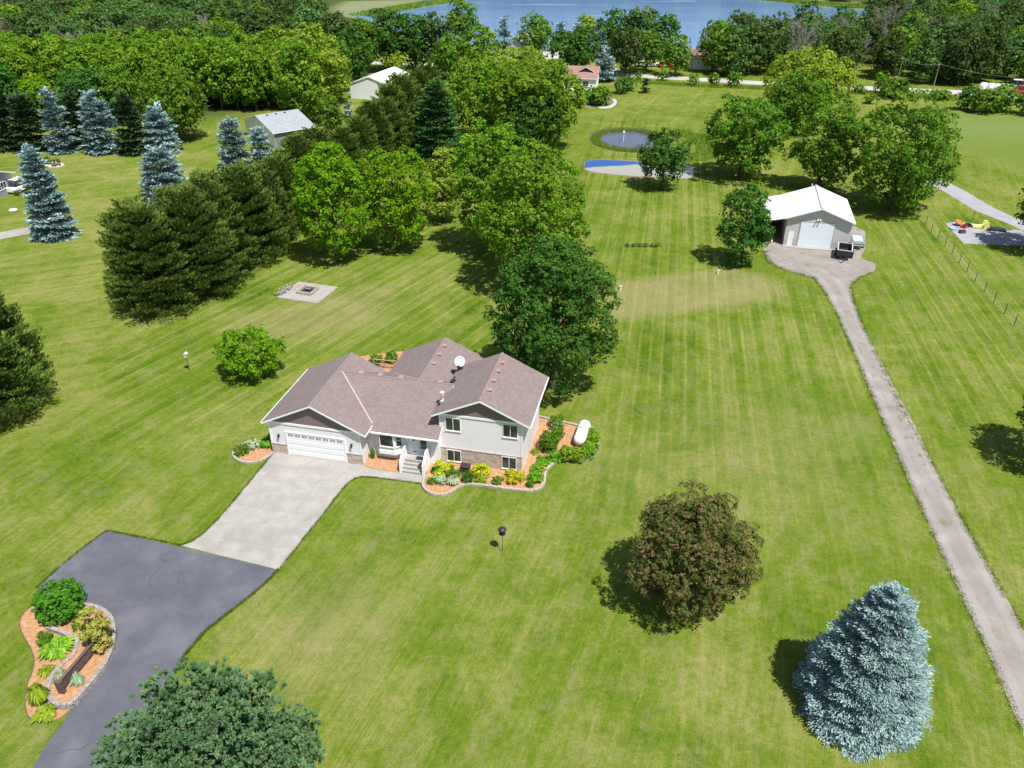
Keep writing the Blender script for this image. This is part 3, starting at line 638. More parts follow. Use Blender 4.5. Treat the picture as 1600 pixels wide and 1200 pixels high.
def broad(bbox, mat, label, name='broadleaf_tree', cat='tree', group=None, cb=.12, px=2.05, nb=34, lump=.36, dens=2.6, lo=.12, droop=0, ragged=.12, ext=None, bark='bark', limbs=14):
    SEED[0] += 1; b, h, R = fit(bbox, 'round', cb)
    lf = leaf_size(b, px, lo)
    V, t_, BC = gen_broad(h, R, cb, lf, SEED[0], nb, lump, dens, droop, ragged)
    return add_tree(name, b, h, V, t_, M[mat], M[bark], label, cat, group, BC[:: max(1, len(BC) // limbs)], seed=SEED[0])
def spruce(bbox, mat, label, name='spruce_tree', group=None, px=2.2, prof=.46, dens=1.0, lo=.13, dz=None, up=0.0):
    SEED[0] += 1; b, h, R = fit(bbox, 'cone', prof=prof); R *= 1.02; lf = leaf_size(b, px, lo)
    V, t_ = gen_spruce(h, R, lf, SEED[0], prof, dens, dz, up=up)
    return add_tree(name, b, h, V, t_, M[mat], M['bark'], label, 'tree', group, seed=SEED[0], top=.93)
def pine(bbox, mat, label, name='pine_tree', group=None, px=2.6, prof=.6, dens=1.0, lo=.16, **kw):
    SEED[0] += 1; b, h, R = fit(bbox, 'cone', prof=prof); lf = leaf_size(b, px, lo)
    V, t_ = gen_pine(h, R, lf, SEED[0], prof=prof, dens=dens, **kw)
    return add_tree(name, b, h, V, t_, M[mat], M['bark'], label, 'tree', group, seed=SEED[0], top=.93)
# ------------------------------------------------------------------ buildings
def slab(mb_pts, t):
    """solid slab under a planar outline given by its top corners"""
    P = [Vector(p) for p in mb_pts]; n = len(P)
    vs = P + [p - Vector((0, 0, t)) for p in P]
    return vs, [tuple(range(n)), tuple(range(2*n - 1, n - 1, -1))] + [(i, n + i, n + (i+1) % n, (i+1) % n) for i in range(n)]
def gable_roof(parent, axis, c, half, a0, a1, ze, zr, mat, name='roof', trim='soffit', tmat=None, hl=None, hr=None):
    """shingle slabs on a white board edge; ridge along axis ('v' or 'u'), centred on c"""
    hl = hl or half; hr = hr or half; sl = (zr - ze) / half
    zl = zr - sl * hl; zz = zr - sl * hr
    for nm, m, dz, t, ex in ((name, mat, 0, .05, 0), (trim, tmat or M['white'], -.052, .15, .025)):
        vs = []; fs = []; uvs = []
        for sgn, hh, ze_ in ((-1, hl, zl), (1, hr, zz)):
            q = [(c, a0 - ex, zr + dz), (c, a1 + ex, zr + dz), (c + sgn * (hh + ex), a1 + ex, ze_ + dz), (c + sgn * (hh + ex), a0 - ex, ze_ + dz)]
            if axis == 'u': q = [(p[1], p[0], p[2]) for p in q]
            flip = (sgn == 1) == (axis == 'v')
            if flip: q = [q[0], q[3], q[2], q[1]]
            else: q = q
            nrm = (Vector(q[1]) - Vector(q[0])).cross(Vector(q[2]) - Vector(q[0]))
            if nrm.z < 0: q = q[::-1]
            v_, f_ = slab(q, t); k = len(vs); vs += v_; fs += [tuple(i + k for i in f) for f in f_]
        me = bpy.data.meshes.new(nm); me.from_pydata([tuple(p) for p in vs], [], fs); me.update()
        uv = me.uv_layers.new(name='UVMap'); s1 = math.sqrt(1 + sl * sl)
        for p in me.polygons:
            for li in p.loop_indices:
                co = me.vertices[me.loops[li].vertex_index].co
                al, ac = (co.y, co.x) if axis == 'v' else (co.x, co.y)
                uv.data[li].uv = (al, (ac - c) * s1)
        o = link(nm, me, m, parent)
    return o
def gable_fill(mb, axis, u0, u1, c, a0, a1, zb, zr, sl, drop=.12):
    mb.prism([(u0, zb), (u1, zb), (u1, zr - sl * abs(u1 - c) - drop), (c, zr - drop), (u0, zr - sl * abs(u0 - c) - drop)], 'y' if axis == 'v' else 'x', a0, a1)
def window(parent, u0, u1, z0, z1, v, panes=2, fr=.05, rows=1, name='window'):
    mb = MB(); o_ = v - .05
    mb.box(u0, u0 + fr, o_, v, z0, z1); mb.box(u1 - fr, u1, o_, v, z0, z1)
    mb.box(u0 + fr, u1 - fr, o_, v, z0, z0 + fr); mb.box(u0 + fr, u1 - fr, o_, v, z1 - fr, z1)
    for i in range(1, panes):
        x = u0 + (u1 - u0) * i / panes; mb.box(x - fr * .45, x + fr * .45, o_ + .004, v, z0 + fr, z1 - fr)
    for i in range(1, rows):
        z = z0 + (z1 - z0) * i / rows; mb.box(u0 + fr, u1 - fr, o_ + .012, v - .002, z - .015, z + .015)
    mb.box(u0 - .03, u1 + .03, o_ - .03, o_ - .002, z0 - .05, z0 + .02)
    w_ = mb.build(name, M['white_vinyl'], parent)
    MB().box(u0 + fr * .5, u1 - fr * .5, v - .022, v - .004, z0 + fr * .5, z1 - fr * .5).build('pane', M['glass'], w_)
    return w_
def trim_boards(mb, segs, w_=.12, d=.03):
    for a, b in segs: mb.bar(a, b, d, w_)

HOUSE_RZ = math.radians(-12.6); HO = at(428, 706.4)
def build_house():
    H = empty('house', tuple(HO), HOUSE_RZ, 'split-level house with brown shingle roof, pale grey siding and attached two-car garage', 'house')
    # walls
    mb = MB(); mb.box(0, 7.8, 0, 8.05, -.1, 3.0); gable_fill(mb, 'v', 0, 7.8, 4.0, 0, 8.05, 3.0, 5.3, .489)
    mb.box(7.802, 13.79, 1.37, 9.0, -.1, 2.85)
    mb.box(7.3, 14.7, 9.004, 12.8, -.1, 3.0); gable_fill(mb, 'v', 7.3, 14.7, 11.0, 9.004, 12.8, 3.0, 5.15, .463)
    mb.build('wall', M['siding'], H)
    mb = MB(); mb.box(13.8, 20.45, 1.86, 8.8, -.1, 4.45); gable_fill(mb, 'v', 13.8, 20.45, 17.2, 1.86, 8.8, 4.45, 6.5, .474)
    mb.build('wall', M['siding'], H)
    # stone veneer
    def each(name, mat, *bx):
        for b_ in bx: MB().box(*b_).build(name, mat, H)
    each('stone_veneer', M['brick'], (-.03, 1.36, -.07, -.001, -.05, .95), (6.52, 7.84, -.07, -.001, -.05, .95), (13.78, 20.40, 1.79, 1.859, -.05, 1.42))
    each('stone_cap', M['stone'], (-.05, 1.38, -.10, 0, .951, 1.02), (6.50, 7.86, -.10, 0, .951, 1.02), (13.76, 20.42, 1.76, 1.86, 1.421, 1.49))
    # gable cladding in darker shakes and the white band under it
    def gab(u0, u1, c, v, zb, zr, sl):
        k = .14
        MB().prism([(u0, zb), (u1, zb), (u1, zr - sl * abs(u1 - c) - k), (c, zr - k), (u0, zr - sl * abs(u0 - c) - k)], 'y', v - .025, v - .001).build('gable_cladding', M['siding_brown'], H)
        MB().box(u0 - .02, u1 + .02, v - .06, v - .0265, zb - .14, zb + .05).build('trim_board', M['white'], H)
    gab(0.02, 7.78, 4.0, 0, 3.12, 5.3, .489); gab(13.82, 20.43, 17.2, 1.86, 4.62, 6.5, .474)
    each('corner_board', M['white'], (-.03, .1, -.035, 0, 1.021, 2.98), (7.7, 7.83, -.035, 0, 1.021, 2.98), (13.77, 13.9, 1.825, 1.86, 1.491, 4.47), (20.35, 20.48, 1.825, 1.86, 1.491, 4.47))
    # roofs
    gable_roof(H, 'v', 4.0, 4.4, -.32, 8.35, 3.15, 5.3, M['shingle'])
    gable_roof(H, 'u', 5.4, 4.65, 4.4, 14.0, 2.876, 5.15, M['shingle'], hr=3.6)
    gable_roof(H, 'v', 11.0, 4.1, 5.42, 13.1, 3.25, 5.152, M['shingle'], hr=4.0)
    gable_roof(H, 'v', 17.2, 3.9, 1.48, 9.1, 4.65, 6.5, M['shingle'])
    # pale metal valley between garage and middle roof, plus short valley flashings behind
    def valley(a, b, w_=.13):
        a = Vector(a); b = Vector(b); MB().bar(a + Vector((0, 0, .02)), b + Vector((0, 0, .02)), w_, .03).build('valley_flashing', FLASH, H)
    FLASH = simple('valley_metal', (.40, .30, .29), .6, .2)
    valley((8.36, 1.35, 3.175), (4.34, 5.37, 5.145)); valley((11.0, 5.5, 5.13), (7.6, 8.55, 3.56), .12)
    # ridge caps
    for a, b in (((4, -.33, 5.295), (4, 8.36, 5.295)), ((4.4, 5.4, 5.143), (14.1, 5.4, 5.143)), ((11, 5.4, 5.147), (11, 13.12, 5.147)), ((17.2, 1.47, 6.495), (17.2, 9.12, 6.495))): MB().bar(a, b, .14, .03).build('ridge_cap', M['shingle_cap'], H)
    for (u, v, z) in [(11.3, 11.7, 5.0), (11.3, 10.1, 5.0), (11.3, 8.5, 5.0), (17.52, 7.6, 6.35), (17.52, 6.2, 6.35), (17.52, 4.7, 6.35), (17.52, 3.25, 6.35),
                      (5.9, 5.65, 5.03), (7.6, 5.65, 5.03), (9.4, 5.65, 5.03), (12.8, 5.65, 5.03)]:
        mb = MB(); mb.box(u - .17, u + .17, v - .17, v + .17, z - .06, z + .10); mb.box(u - .21, u + .21, v - .21, v + .21, z + .101, z + .13)
        mb.build('roof_vent', M['vent'], H)
    # flue, small pipe vents
    mb = MB(); mb.tube((13.62, 3.4, 4.65), (13.62, 3.4, 5.35), .10, .10, 12); mb.lathe((13.62, 3.4, 5.30), [(.17, 0), (.17, .22), (.2, .24), (.2, .30), (.04, .38)], 12)
    mb.lathe((13.62, 3.4, 4.78), [(.26, -.06), (.12, .12)], 12); mb.build('chimney_flue', M['galv'], H, smooth=False)
    mb = MB(); mb.tube((13.55, 2.75, 4.65), (13.55, 2.75, 5.0), .07, .07, 10); mb.lathe((13.55, 2.75, 5.0), [(.13, 0), (.13, .05), (.05, .12)], 10)
    mb.build('pipe_vent', M['black'], H)
    MB().box(13.45, 13.85, 6.1, 6.5, 4.72, 4.98).build('pipe_vent', M['black'], H); MB().tube((13.6, 6.9, 4.7), (13.6, 6.9, 5.0), .06, .06, 8).build('pipe_vent', M['black'], H)
    # satellite dish
    ds = MB(); d = Vector((.28, -.62, .45)).normalized(); c0 = Vector((13.62, 8.45, 5.55))
    prof = [(.02, -.02), (.20, .0), (.33, .045), (.45, .105), (.465, .11), (.45, .12), (.33, .06), (.20, .016), (.01, 0)]
    ds.lathe(c0, prof, 24, tuple(d)); dish = ds.build('satellite_dish', M['dishgrey'], H, smooth=True)
    mb = MB(); mb.tube((13.62, 8.30, 4.75), tuple(c0), .03, .03, 8); mb.bar((13.4, 8.3, 4.74), (13.9, 8.3, 4.98), .05, .05); mb.bar((13.62, 8.3, 5.0), tuple(c0 + d * .5 + Vector((0, 0, -.28))), .03, .03)
    mb.box(13.5, 13.75, 8.0, 8.12, 5.2, 5.35); mb.build('dish_mount', M['black'], dish)
    # garage door
    mb = MB(); mb.box(1.36, 1.50, -.075, 0, 0, 2.33); mb.box(6.38, 6.52, -.075, 0, 0, 2.33); mb.box(1.5, 6.38, -.075, 0, 2.22, 2.33); mb.build('door_frame', M['white'], H)
    mb = MB(); mb.box(1.5, 6.38, -.025, 0, .02, 2.22)
    for r in range(4):
        z0 = .04 + r * .54; mb.box(1.505, 6.375, -.042, -.026, z0, z0 + .52)
        for k in range(8):
            x = 1.56 + k * .603
            if r < 3: mb.box(x, x + .5, -.056, -.043, z0 + .08, z0 + .44)
    gd = mb.build('garage_door', M['white'], H)
    for k in range(8):
        x = 1.60 + k * .603
        pn = MB().box(x, x + .42, -.052, -.043, 1.90, 2.10).build('door_window', M['glass'], gd)
    mb = MB()
    for k in range(8):
        x = 1.60 + k * .603
        for q in (.105, .21, .315): mb.box(x + q - .014, x + q + .014, -.060, -.0525, 1.90, 2.10)
        mb.box(x, x + .42, -.063, -.0605, 1.99, 2.01)
    mb.build('muntins', M['white'], gd)
    for u in (.76, 7.02):
        mb = MB(); mb.box(u - .06, u + .06, -.035, 0, 1.7, 1.95); mb.tube((u, -.14, 1.62), (u, -.14, 1.88), .06, .085, 8); mb.lathe((u, -.14, 1.88), [(.11, 0), (.02, .10)], 8); mb.bar((u, -.02, 1.92), (u, -.14, 1.95), .02, .02)
        mb.build('wall_lamp', M['black'], H)
    # windows of the two-storey wing
    window(H, 14.28, 15.52, 3.12, 4.35, 1.86); window(H, 18.88, 20.08, 3.18, 4.40, 1.86)
    window(H, 14.30, 15.48, .20, 1.32, 1.79); window(H, 18.80, 20.0, .20, 1.36, 1.79)
    # bay window
    mb = MB(); foot = [(8.62, 1.37), (9.02, .82), (10.28, .82), (10.9, 1.37)]
    mb.prism(foot, 'z', 1.12, 2.84); mb.build('bay', M['siding'], H)
    mb = MB(); mb.prism([(8.55, 1.37), (8.98, .77), (10.32, .77), (11.0, 1.37)], 'z', .78, 1.118); mb.build('bay_skirt', M['white'], H)
    window(H, 9.06, 10.24, 1.5, 2.74, .82, 1)
    # right cheek window of the bay
    a = Vector((10.33, .865, 0)); b = Vector((10.85, 1.325, 0)); d = (b - a).normalized(); nn = Vector((d.y, -d.x, 0)); ang = math.atan2(d.y, d.x)
    wo = window(H, .04, .58, 1.5, 2.7, 0, 1, .045, 2); wo.location = a + nn * .003; wo.rotation_euler = (0, 0, ang)
    mb = MB(); mb.tube((8.28, 1.30, .2), (8.28, 1.30, 2.7), .045, .045, 8); mb.build('downspout', M['white'], H)
    # entrance
    mb = MB(); mb.box(11.48, 12.92, 1.33, 1.3695, .72, 2.42); fr = mb.build('door_frame', M['white'], H)
    mb = MB(); mb.box(11.56, 12.16, 1.30, 1.3295, .76, 2.34); mb.box(12.2, 12.88, 1.29, 1.3295, .76, 2.34)
    dr = mb.build('front_door', M['doorblue'], H)
    MB().box(12.30, 12.80, 1.278, 1.2895, 1.36, 2.26).build('pane', M['glass'], dr)
    MB().box(11.66, 11.84, 1.288, 1.2995, 2.05, 2.25).build('pane', M['glass'], dr)
    MB().lathe((12.25, 1.28, 1.5), [(.03, 0), (.035, .03), (.01, .05)], 8, (0, -1, 0)).build('handle', M['black'], dr); MB().box(11.64, 11.98, 1.29, 1.2995, .98, 1.06).build('mail_slot', M['black'], dr)
    # steps with white side panels
    mb = MB(); mb.box(11.15, 12.9, .55, 1.3, 0, .70); mb.box(11.15, 12.9, .27, .549, 0, .53); mb.box(11.15, 12.9, -.01, .269, 0, .36); mb.box(11.15, 12.9, -.29, -.011, 0, .18)
    mb.build('steps', M['concrete'], H)
    for u in (11.04, 12.91):
        pr = [(-.33, 0), (1.28, 0), (1.28, 1.62), (.62, 1.62), (-.33, .88)]
        mb = MB(); mb.prism(pr, 'x', u, u + .10)
        mb.box(u - .02, u + .12, -.38, -.26, 0, 1.0); mb.bar((u + .05, -.33, .93), (u + .05, .62, 1.66), .16, .05); mb.bar((u + .05, .62, 1.65), (u + .05, 1.28, 1.65), .16, .05)
        mb.build('stair_railing', M['white'], H)
    mb = MB(); mb.prism([(7.9, 1.0), (7.9, 1.37), (8.0, 1.37)], 'z', 0, .01)
    # gutters
    for a_, b_ in (((8.5, .70, 2.76), (13.95, .70, 2.76)), ((21.13, 1.5, 4.56), (21.13, 9.1, 4.56)), ((-.43, -.3, 3.07), (-.43, 8.3, 3.07))): MB().bar(a_, b_, .1, .11).build('gutter', M['white'], H)
    # back deck railing
    mb = MB()
    for k in range(6): mb.box(3.0 + k * 1.0 - .05, 3.0 + k * 1.0 + .05, 14.8 + k * .05, 14.9 + k * .05, 0, 1.0)
    mb.bar((2.9, 14.82, .95), (8.1, 15.05, .95), .1, .06); mb.bar((2.9, 14.82, .5), (8.1, 15.05, .5), .05, .06)
    mb.build('railing', M['timber'], H)
    return H
M['shingle_cap'] = simple('ridge_shingle', (.255, .19, .19), .9, .1, bmp=.4)
M['vent'] = simple('vent_brown', (.36, .22, .20), .6, .3)
M['galv'] = simple('galvanised', (.62, .60, .56), .4, .5, .2)
M['dishgrey'] = simple('dish_grey', (.46, .49, .53), .4, .4)
M['doorblue'] = simple('door_paint', (.62, .67, .76), .5, .3)
M['timber'] = simple('timber', (.45, .27, .15), .8, .2, bmp=.4)
M['oldwood'] = simple('weathered_wood', (.12, .085, .075), .85, .15, var=.3, bmp=.5)
build_house()
def hl(u, v, z=0):
    c, s = math.cos(HOUSE_RZ), math.sin(HOUSE_RZ); return np.array([HO[0] + c * u - s * v, HO[1] + s * u + c * v, z])

# things on the steps
t = empty('flower_pot', tuple(hl(12.62, .12, .36)), 0, 'brown barrel flower pot on the front steps', 'flower pot')
MB().lathe((0, 0, 0), [(.14, 0), (.19, .15), (.20, .28), (.17, .28), (.15, .24)], 14).build('pot', M['oldwood'], t)
rr = np.random.default_rng(3); n = 60; d = norm(rr.normal(0, 1, (n, 3)) + [0, 0, .8]); V = cards(d * .16 + [0, 0, .32], norm(np.cross(d, rr.normal(0, 1, (n, 3)))) * .06, norm(np.cross(d, rr.normal(0, 1, (n, 3)))) * .04)
link('foliage', np_mesh('foliage', V, 4, rr.uniform(0, 1, n)), M['red'], t)
mt = MB().box(-.35, .35, -.22, .22, 0, .02).build('doormat', M['black']); mt.location = hl(12.35, .92, .702); mt.rotation_euler = (0, 0, HOUSE_RZ); tag(mt, 'black doormat in front of the white entrance door', 'doormat')

# propane tank
a = at(906.5, 693); b = at(911.5, 679); dv = norm((b - a)[None])[0]; ctr = (a + b) / 2
t = empty('propane_tank', (ctr[0], ctr[1], 0), math.atan2(dv[1], dv[0]), 'white horizontal propane tank among daylilies beside the house', 'propane tank')
L = 1.10
prof = [(.02, -L - .42), (.22, -L - .39), (.38, -L - .27), (.48, -L - .12), (.51, -L)] + [(.51, L)] + [(.48, L + .12), (.38, L + .27), (.22, L + .39), (.02, L + .42)]
MB().lathe((0, 0, .68), prof, 28, (1, 0, 0)).build('shell', M['tankwhite'], t, smooth=True)
MB().lathe((0, 0, 1.15), [(.16, 0), (.18, .12), (.15, .2), (.02, .24)], 16).build('dome', M['tankwhite'], t, smooth=True)
for x in (-.8, .8): MB().box(x - .06, x + .06, -.35, .35, 0, .32).build('leg', M['galv'], t)

# ---- barn
BO = at(1223, 383); BRZ = math.radians(-14)
def bl(u, v, z=0):
    c, s = math.cos(BRZ), math.sin(BRZ); return np.array([BO[0] + c * u - s * v, BO[1] + s * u + c * v, z])
M['doorpale'] = simple('pale_door', (.74, .79, .86), .45, .4, var=.02)
def build_barn():
    B = empty('pole_barn', tuple(BO), BRZ, 'white-roofed steel pole barn with wide white door and open lean-to', 'barn')
    mb = MB(); mb.box(0, 8.0, 0, 9.3, 0, 3.72); gable_fill(mb, 'v', 0, 8, 3.95, 0, 9.3, 3.72, 5.5, .375, .08); mb.build('wall', M['barnwall'], B)
    for b_ in ((0.0, .38, -.03, 0, 0, 1.0), (1.15, 1.7, -.03, 0, 0, 1.0), (6.03, 8.0, -.03, 0, 0, 1.0), (8.001, 8.03, 0, 9.3, 0, 1.0)): MB().box(*b_).build('wainscot', M['barnwains'], B)
    gable_roof(B, 'v', 3.95, 4.35, -.45, 9.6, 3.87, 5.5, M['metalroof'], tmat=M['white'], name='roof', trim='roof_trim')
    # lean-to roof on the left, a flatter slope
    vs, fs = slab([(-.42, -.45, 3.84), (-2.85, -.45, 3.25), (-2.85, 9.6, 3.25), (-.42, 9.6, 3.84)], .1); m_ = MB(); m_.add(vs, [f[::-1] for f in fs]); m_.build('lean_to_roof', M['metalroof'], B)
    mb = MB(); mb.box(-2.75, -2.68, 3.0, 9.3, 0, 3.1); mb.box(-2.68, 0, 9.2, 9.3, 0, 3.2); mb.build('lean_to_wall', M['barnwall'], B)
    for v in (-.3, 2.9): MB().box(-2.78, -2.62, v, v + .15, 0, 3.12).build('post', M['oldwood'], B)
    mb = MB(); mb.box(1.7, 1.8, -.06, 0, 0, 3.55); mb.box(5.93, 6.03, -.06, 0, 0, 3.55); mb.box(1.8, 5.93, -.06, 0, 3.42, 3.55); mb.build('door_frame', M['barnwains'], B)
    mb = MB(); mb.box(1.8, 5.93, -.03, 0, .03, 3.42)
    for k in range(6): mb.box(1.81, 5.92, -.045, -.031, .05 + k * .56, .59 + k * .56)
    mb.build('overhead_door', M['doorpale'], B)
    dd = MB().box(.42, 1.12, -.05, 0, .08, 2.02).build('side_door', M['white'], B); MB().box(1.0, 1.06, -.09, -.051, 1.0, 1.06).build('handle', M['black'], dd)
    MB().box(.36, 1.18, -.04, 0, 2.021, 2.1).build('door_frame', M['barnwains'], B)
    mb = MB(); mb.box(3.72, 4.02, -.14, 0, 3.85, 3.97); mb.tube((3.75, -.14, 3.9), (3.65, -.34, 3.75), .07, .1, 8); mb.tube((3.99, -.14, 3.9), (4.1, -.34, 3.75), .07, .1, 8); mb.build('flood_lamp', M['galv'], B)
    mb = MB(); mb.bar((3.95, -.46, 5.53), (3.95, 9.62, 5.53), .34, .05); mb.build('ridge_cap', M['ridgegrey'], B)
    mb = MB(); mb.tube((3.2, 8.2, 5.1), (3.2, 8.2, 6.0), .06, .06, 8); mb.lathe((3.2, 8.2, 6.0), [(.1, 0), (.02, .1)], 8); mb.build('flue', M['galv'], B)
    MB().box(-.1, 8.2, -.75, -.061, 0, .09).build('concrete_apron', M['concrete'], B)
M['ridgegrey'] = simple('ridge_grey', (.50, .50, .52), .5, .3)
build_barn()
M['orange'] = simple('safety_orange', (.62, .22, .07), .6, .3); M['redpaint'] = simple('red_paint', (.45, .04, .03), .45, .4)
M['tyre'] = simple('tyre_rubber', (.025, .025, .026), .85, .2); M['yellow'] = simple('yellow_plastic', (.72, .66, .22), .5, .3); M['bluepl'] = simple('blue_plastic', (.25, .42, .62), .5, .3)
M['carwhite'] = simple('white_car_paint', (.78, .79, .81), .25, .6, var=.02); M['carblack'] = simple('black_car_paint', (.03, .03, .035), .25, .6); M['greyhull'] = simple('grey_hull', (.45, .48, .52), .4, .4)
def wheel(parent, x, y, r, w_=.18, name='wheel'):
    o = MB().lathe((x, y - w_/2, r), [(r * .55, 0), (r * .95, 0), (r, .03), (r, w_ - .03), (r * .95, w_), (r * .55, w_)], 18, (0, 1, 0)).build(name, M['tyre'], parent)
    MB().lathe((x, y - w_/2 - .01, r), [(r * .15, 0), (r * .55, .015), (r * .55, w_), (r * .15, w_ + .02)], 12, (0, 1, 0)).build('rim', M['galv'], o)
def dump_trailer(p, rz):
    t = empty('dump_trailer', tuple(p), rz, 'black open-topped dump trailer parked before the pole barn door', 'trailer')
    mb = MB(); w_, l, z0, z1, th = .85, 1.45, .55, 1.30, .06
    mb.box(-l, l, -w_, w_, z0, z0 + .07); mb.box(-l, l, -w_, -w_ + th, z0 + .07, z1); mb.box(-l, l, w_ - th, w_, z0 + .07, z1); mb.box(-l, -l + th, -w_ + th, w_ - th, z0 + .07, z1); mb.box(l - th, l, -w_ + th, w_ - th, z0 + .07, z1)
    for x in (-1.0, -.35, .35, 1.0):
        mb.box(x - .04, x + .04, -w_ - .05, -w_ - .001, z0, z1); mb.box(x - .04, x + .04, w_ + .001, w_ + .05, z0, z1)
    mb.build('box', M['black'], t)
    mb = MB(); r = .05
    mb.box(-l - .03, l + .03, -w_ - .06, -w_ + .07, z1 + .002, z1 + .07); mb.box(-l - .03, l + .03, w_ - .07, w_ + .06, z1 + .002, z1 + .07); mb.box(-l - .03, -l + .08, -w_ + .071, w_ - .071, z1 + .002, z1 + .07); mb.box(l - .08, l + .03, -w_ + .071, w_ - .071, z1 + .002, z1 + .07); mb.build('rim_rail', M['galv'], t)
    mb = MB(); mb.bar((-l, -.5, .5), (-l - 1.0, 0, .48), .08, .1); mb.bar((-l, .5, .5), (-l - 1.0, 0, .48), .08, .1); mb.box(-l - 1.2, -l - .95, -.06, .06, .44, .54); mb.tube((-l - .9, 0, .1), (-l - .9, 0, .75), .04, .04, 8); mb.build('tongue', M['black'], t)
    for x in (-.1, .55):
        for s in (-1, 1): wheel(t, x, s * (w_ + .17), .33)
    MB().box(-.5, .95, -w_ - .28, -w_ - .055, .70, .74).build('fender', M['black'], t); MB().box(-.5, .95, w_ + .055, w_ + .28, .70, .74).build('fender', M['black'], t)
p = bl(7.35, -2.3); dump_trailer(p, BRZ + math.radians(82))
def utility_trailer(p, rz):
    t = empty('utility_trailer', tuple(p), rz, 'small grey covered utility trailer beside the right wall of the barn', 'trailer')
    mb = MB(); mb.box(-1.1, 1.1, -.75, .75, .55, .9); mb.build('body', M['greyhull'], t)
    mb = MB(); mb.prism([(-.78, .901), (.78, .901), (.6, 1.25), (-.6, 1.25)], 'x', -1.15, 1.15); mb.build('cover', M['dishgrey'], t)
    for s in (-1, 1): wheel(t, 0, s * .88, .3)
    mb = MB(); mb.bar((-1.1, -.4, .55), (-1.9, 0, .5), .06, .08); mb.bar((-1.1, .4, .55), (-1.9, 0, .5), .06, .08); mb.build('tongue', M['black'], t)
utility_trailer(bl(9.3, 1.6), BRZ + math.radians(88))
t = empty('traffic_cone', tuple(bl(-1.45, .3)), 0, 'orange and white traffic cone under the barn lean-to edge', 'traffic cone')
MB().lathe((0, 0, 0), [(.24, 0), (.24, .04), (.17, .05), (.04, .72), (.02, .72)], 14).build('cone', M['orange'], t); MB().lathe((0, 0, 0), [(.135, .3), (.143, .3), (.112, .46), (.105, .46)], 14).build('band', M['white'], t)
t = empty('garden_tractor', tuple(bl(-1.5, 3.2)), BRZ + 1.6, 'small red garden tractor in the shade of the barn lean-to', 'tractor')
mb = MB(); mb.box(-.9, -.05, -.3, .3, .45, .95); mb.box(-.05, .75, -.42, .42, .42, .7); mb.build('body', M['redpaint'], t, bevel=.04)
mb = MB(); mb.box(.15, .6, -.22, .22, .7, .8); mb.box(.52, .62, -.22, .22, .8, 1.15); mb.build('seat', M['black'], t)
MB().tube((-.05, 0, .9), (.1, 0, 1.15), .02, .02, 6).build('steering_column', M['black'], t)
for x, r in ((-.65, .24), (.45, .38)):
    for s in (-1, 1): wheel(t, x, s * .5, r, .2)

def box_building(name, label, P0, rz, w_, d, zw, zr, wall, roof, ridge='v', over=.4, cat='building', doors=(), windows=(), porch=None):
    """w along local x, d along local y; ridge along y ('v') or x ('u')"""
    B = empty(name, (P0[0], P0[1], 0), rz, label, cat); mb = MB(); mb.box(0, w_, 0, d, -.1, zw - .05)
    if ridge == 'v': sl = (zr - zw) / (w_ / 2 + over); gable_fill(mb, 'v', 0, w_, w_ / 2, 0, d, zw - .05, zr, sl)
    else: sl = (zr - zw) / (d / 2 + over); gable_fill(mb, 'u', 0, d, d / 2, 0, w_, zw - .05, zr, sl)
    mb.build('wall', wall, B)
    if ridge == 'v': gable_roof(B, 'v', w_ / 2, w_ / 2 + over, -over, d + over, zw, zr, roof)
    else: gable_roof(B, 'u', d / 2, d / 2 + over, -over, w_ + over, zw, zr, roof)
    for (u0, u1, z0, z1, k) in windows: window(B, u0, u1, z0, z1, 0, k)
    for (u0, u1, z1) in doors:
        MB().box(u0, u1, -.05, 0, .03, z1).build('door', M['white'], B)
    return B
# grey-roofed neighbour garage behind the pines: gable end faces left-front
A_ = at(426, 208, 2.9); B_ = at(476, 190, 2.9); C_ = at(378, 187, 2.9)
wv = (A_ - C_)[:2]; wl = np.hypot(*wv); rz = math.atan2(wv[1], wv[0]); nv = np.array([-math.sin(rz), math.cos(rz)]); dl = abs((B_ - A_)[:2] @ nv)
gb = box_building('neighbour_garage', 'neighbour garage with light grey shingle roof behind the pine row', C_ + np.array([*(wv / wl * .4 + nv * .4), 0]), rz, wl - .8, dl - .8, 2.9, 4.9, M['greysid'], M['shinglegrey'], doors=((1.0, 3.6, 2.2),))
MB().prism([(0, 0), (wl - .8, 0), (wl - .8, 2.9), ((wl - .8) / 2, 4.55), (0, 2.9)], 'y', -.03, -.002).build('gable_wall', M['whitesid'], gb)
for k in range(3):
    MB().box((wl-.8)/2 + .5, (wl-.8)/2 + .85, 1.5 + k * 1.8, 1.85 + k * 1.8, 4.55, 4.85).build('roof_vent', M['black'], gb)
A_ = at(608, 134, 3.4); C_ = at(546, 130, 3.4); B_ = at(633, 117, 3.4); wv = (A_ - C_)[:2]; wl = np.hypot(*wv); rz = math.atan2(wv[1], wv[0]); nv = np.array([-math.sin(rz), math.cos(rz)]); dl = abs((B_ - A_)[:2] @ nv)
box_building('white_shed', 'large plain white steel shed beyond the pine row', C_, rz, wl, dl, 3.4, 5.2, M['whitesid'], M['metalroof'], over=.15, cat='shed')
# red-roofed house
P = at(874, 139.5); 
rh = box_building('far_house', 'distant white house with red-brown roof left of the tall blue spruce', at(876, 140), math.radians(-10), 8.6, 10, 2.9, 4.9, M['whitesid'], M['shinglered'], ridge='u', windows=((3.6, 5.0, .9, 2.2, 2), (5.4, 6.8, .9, 2.2, 2)), cat='house')
gable_roof(rh, 'v', 5.9, 3.0, 2.0, 5.4, 3.6, 5.2, M['shinglered'])
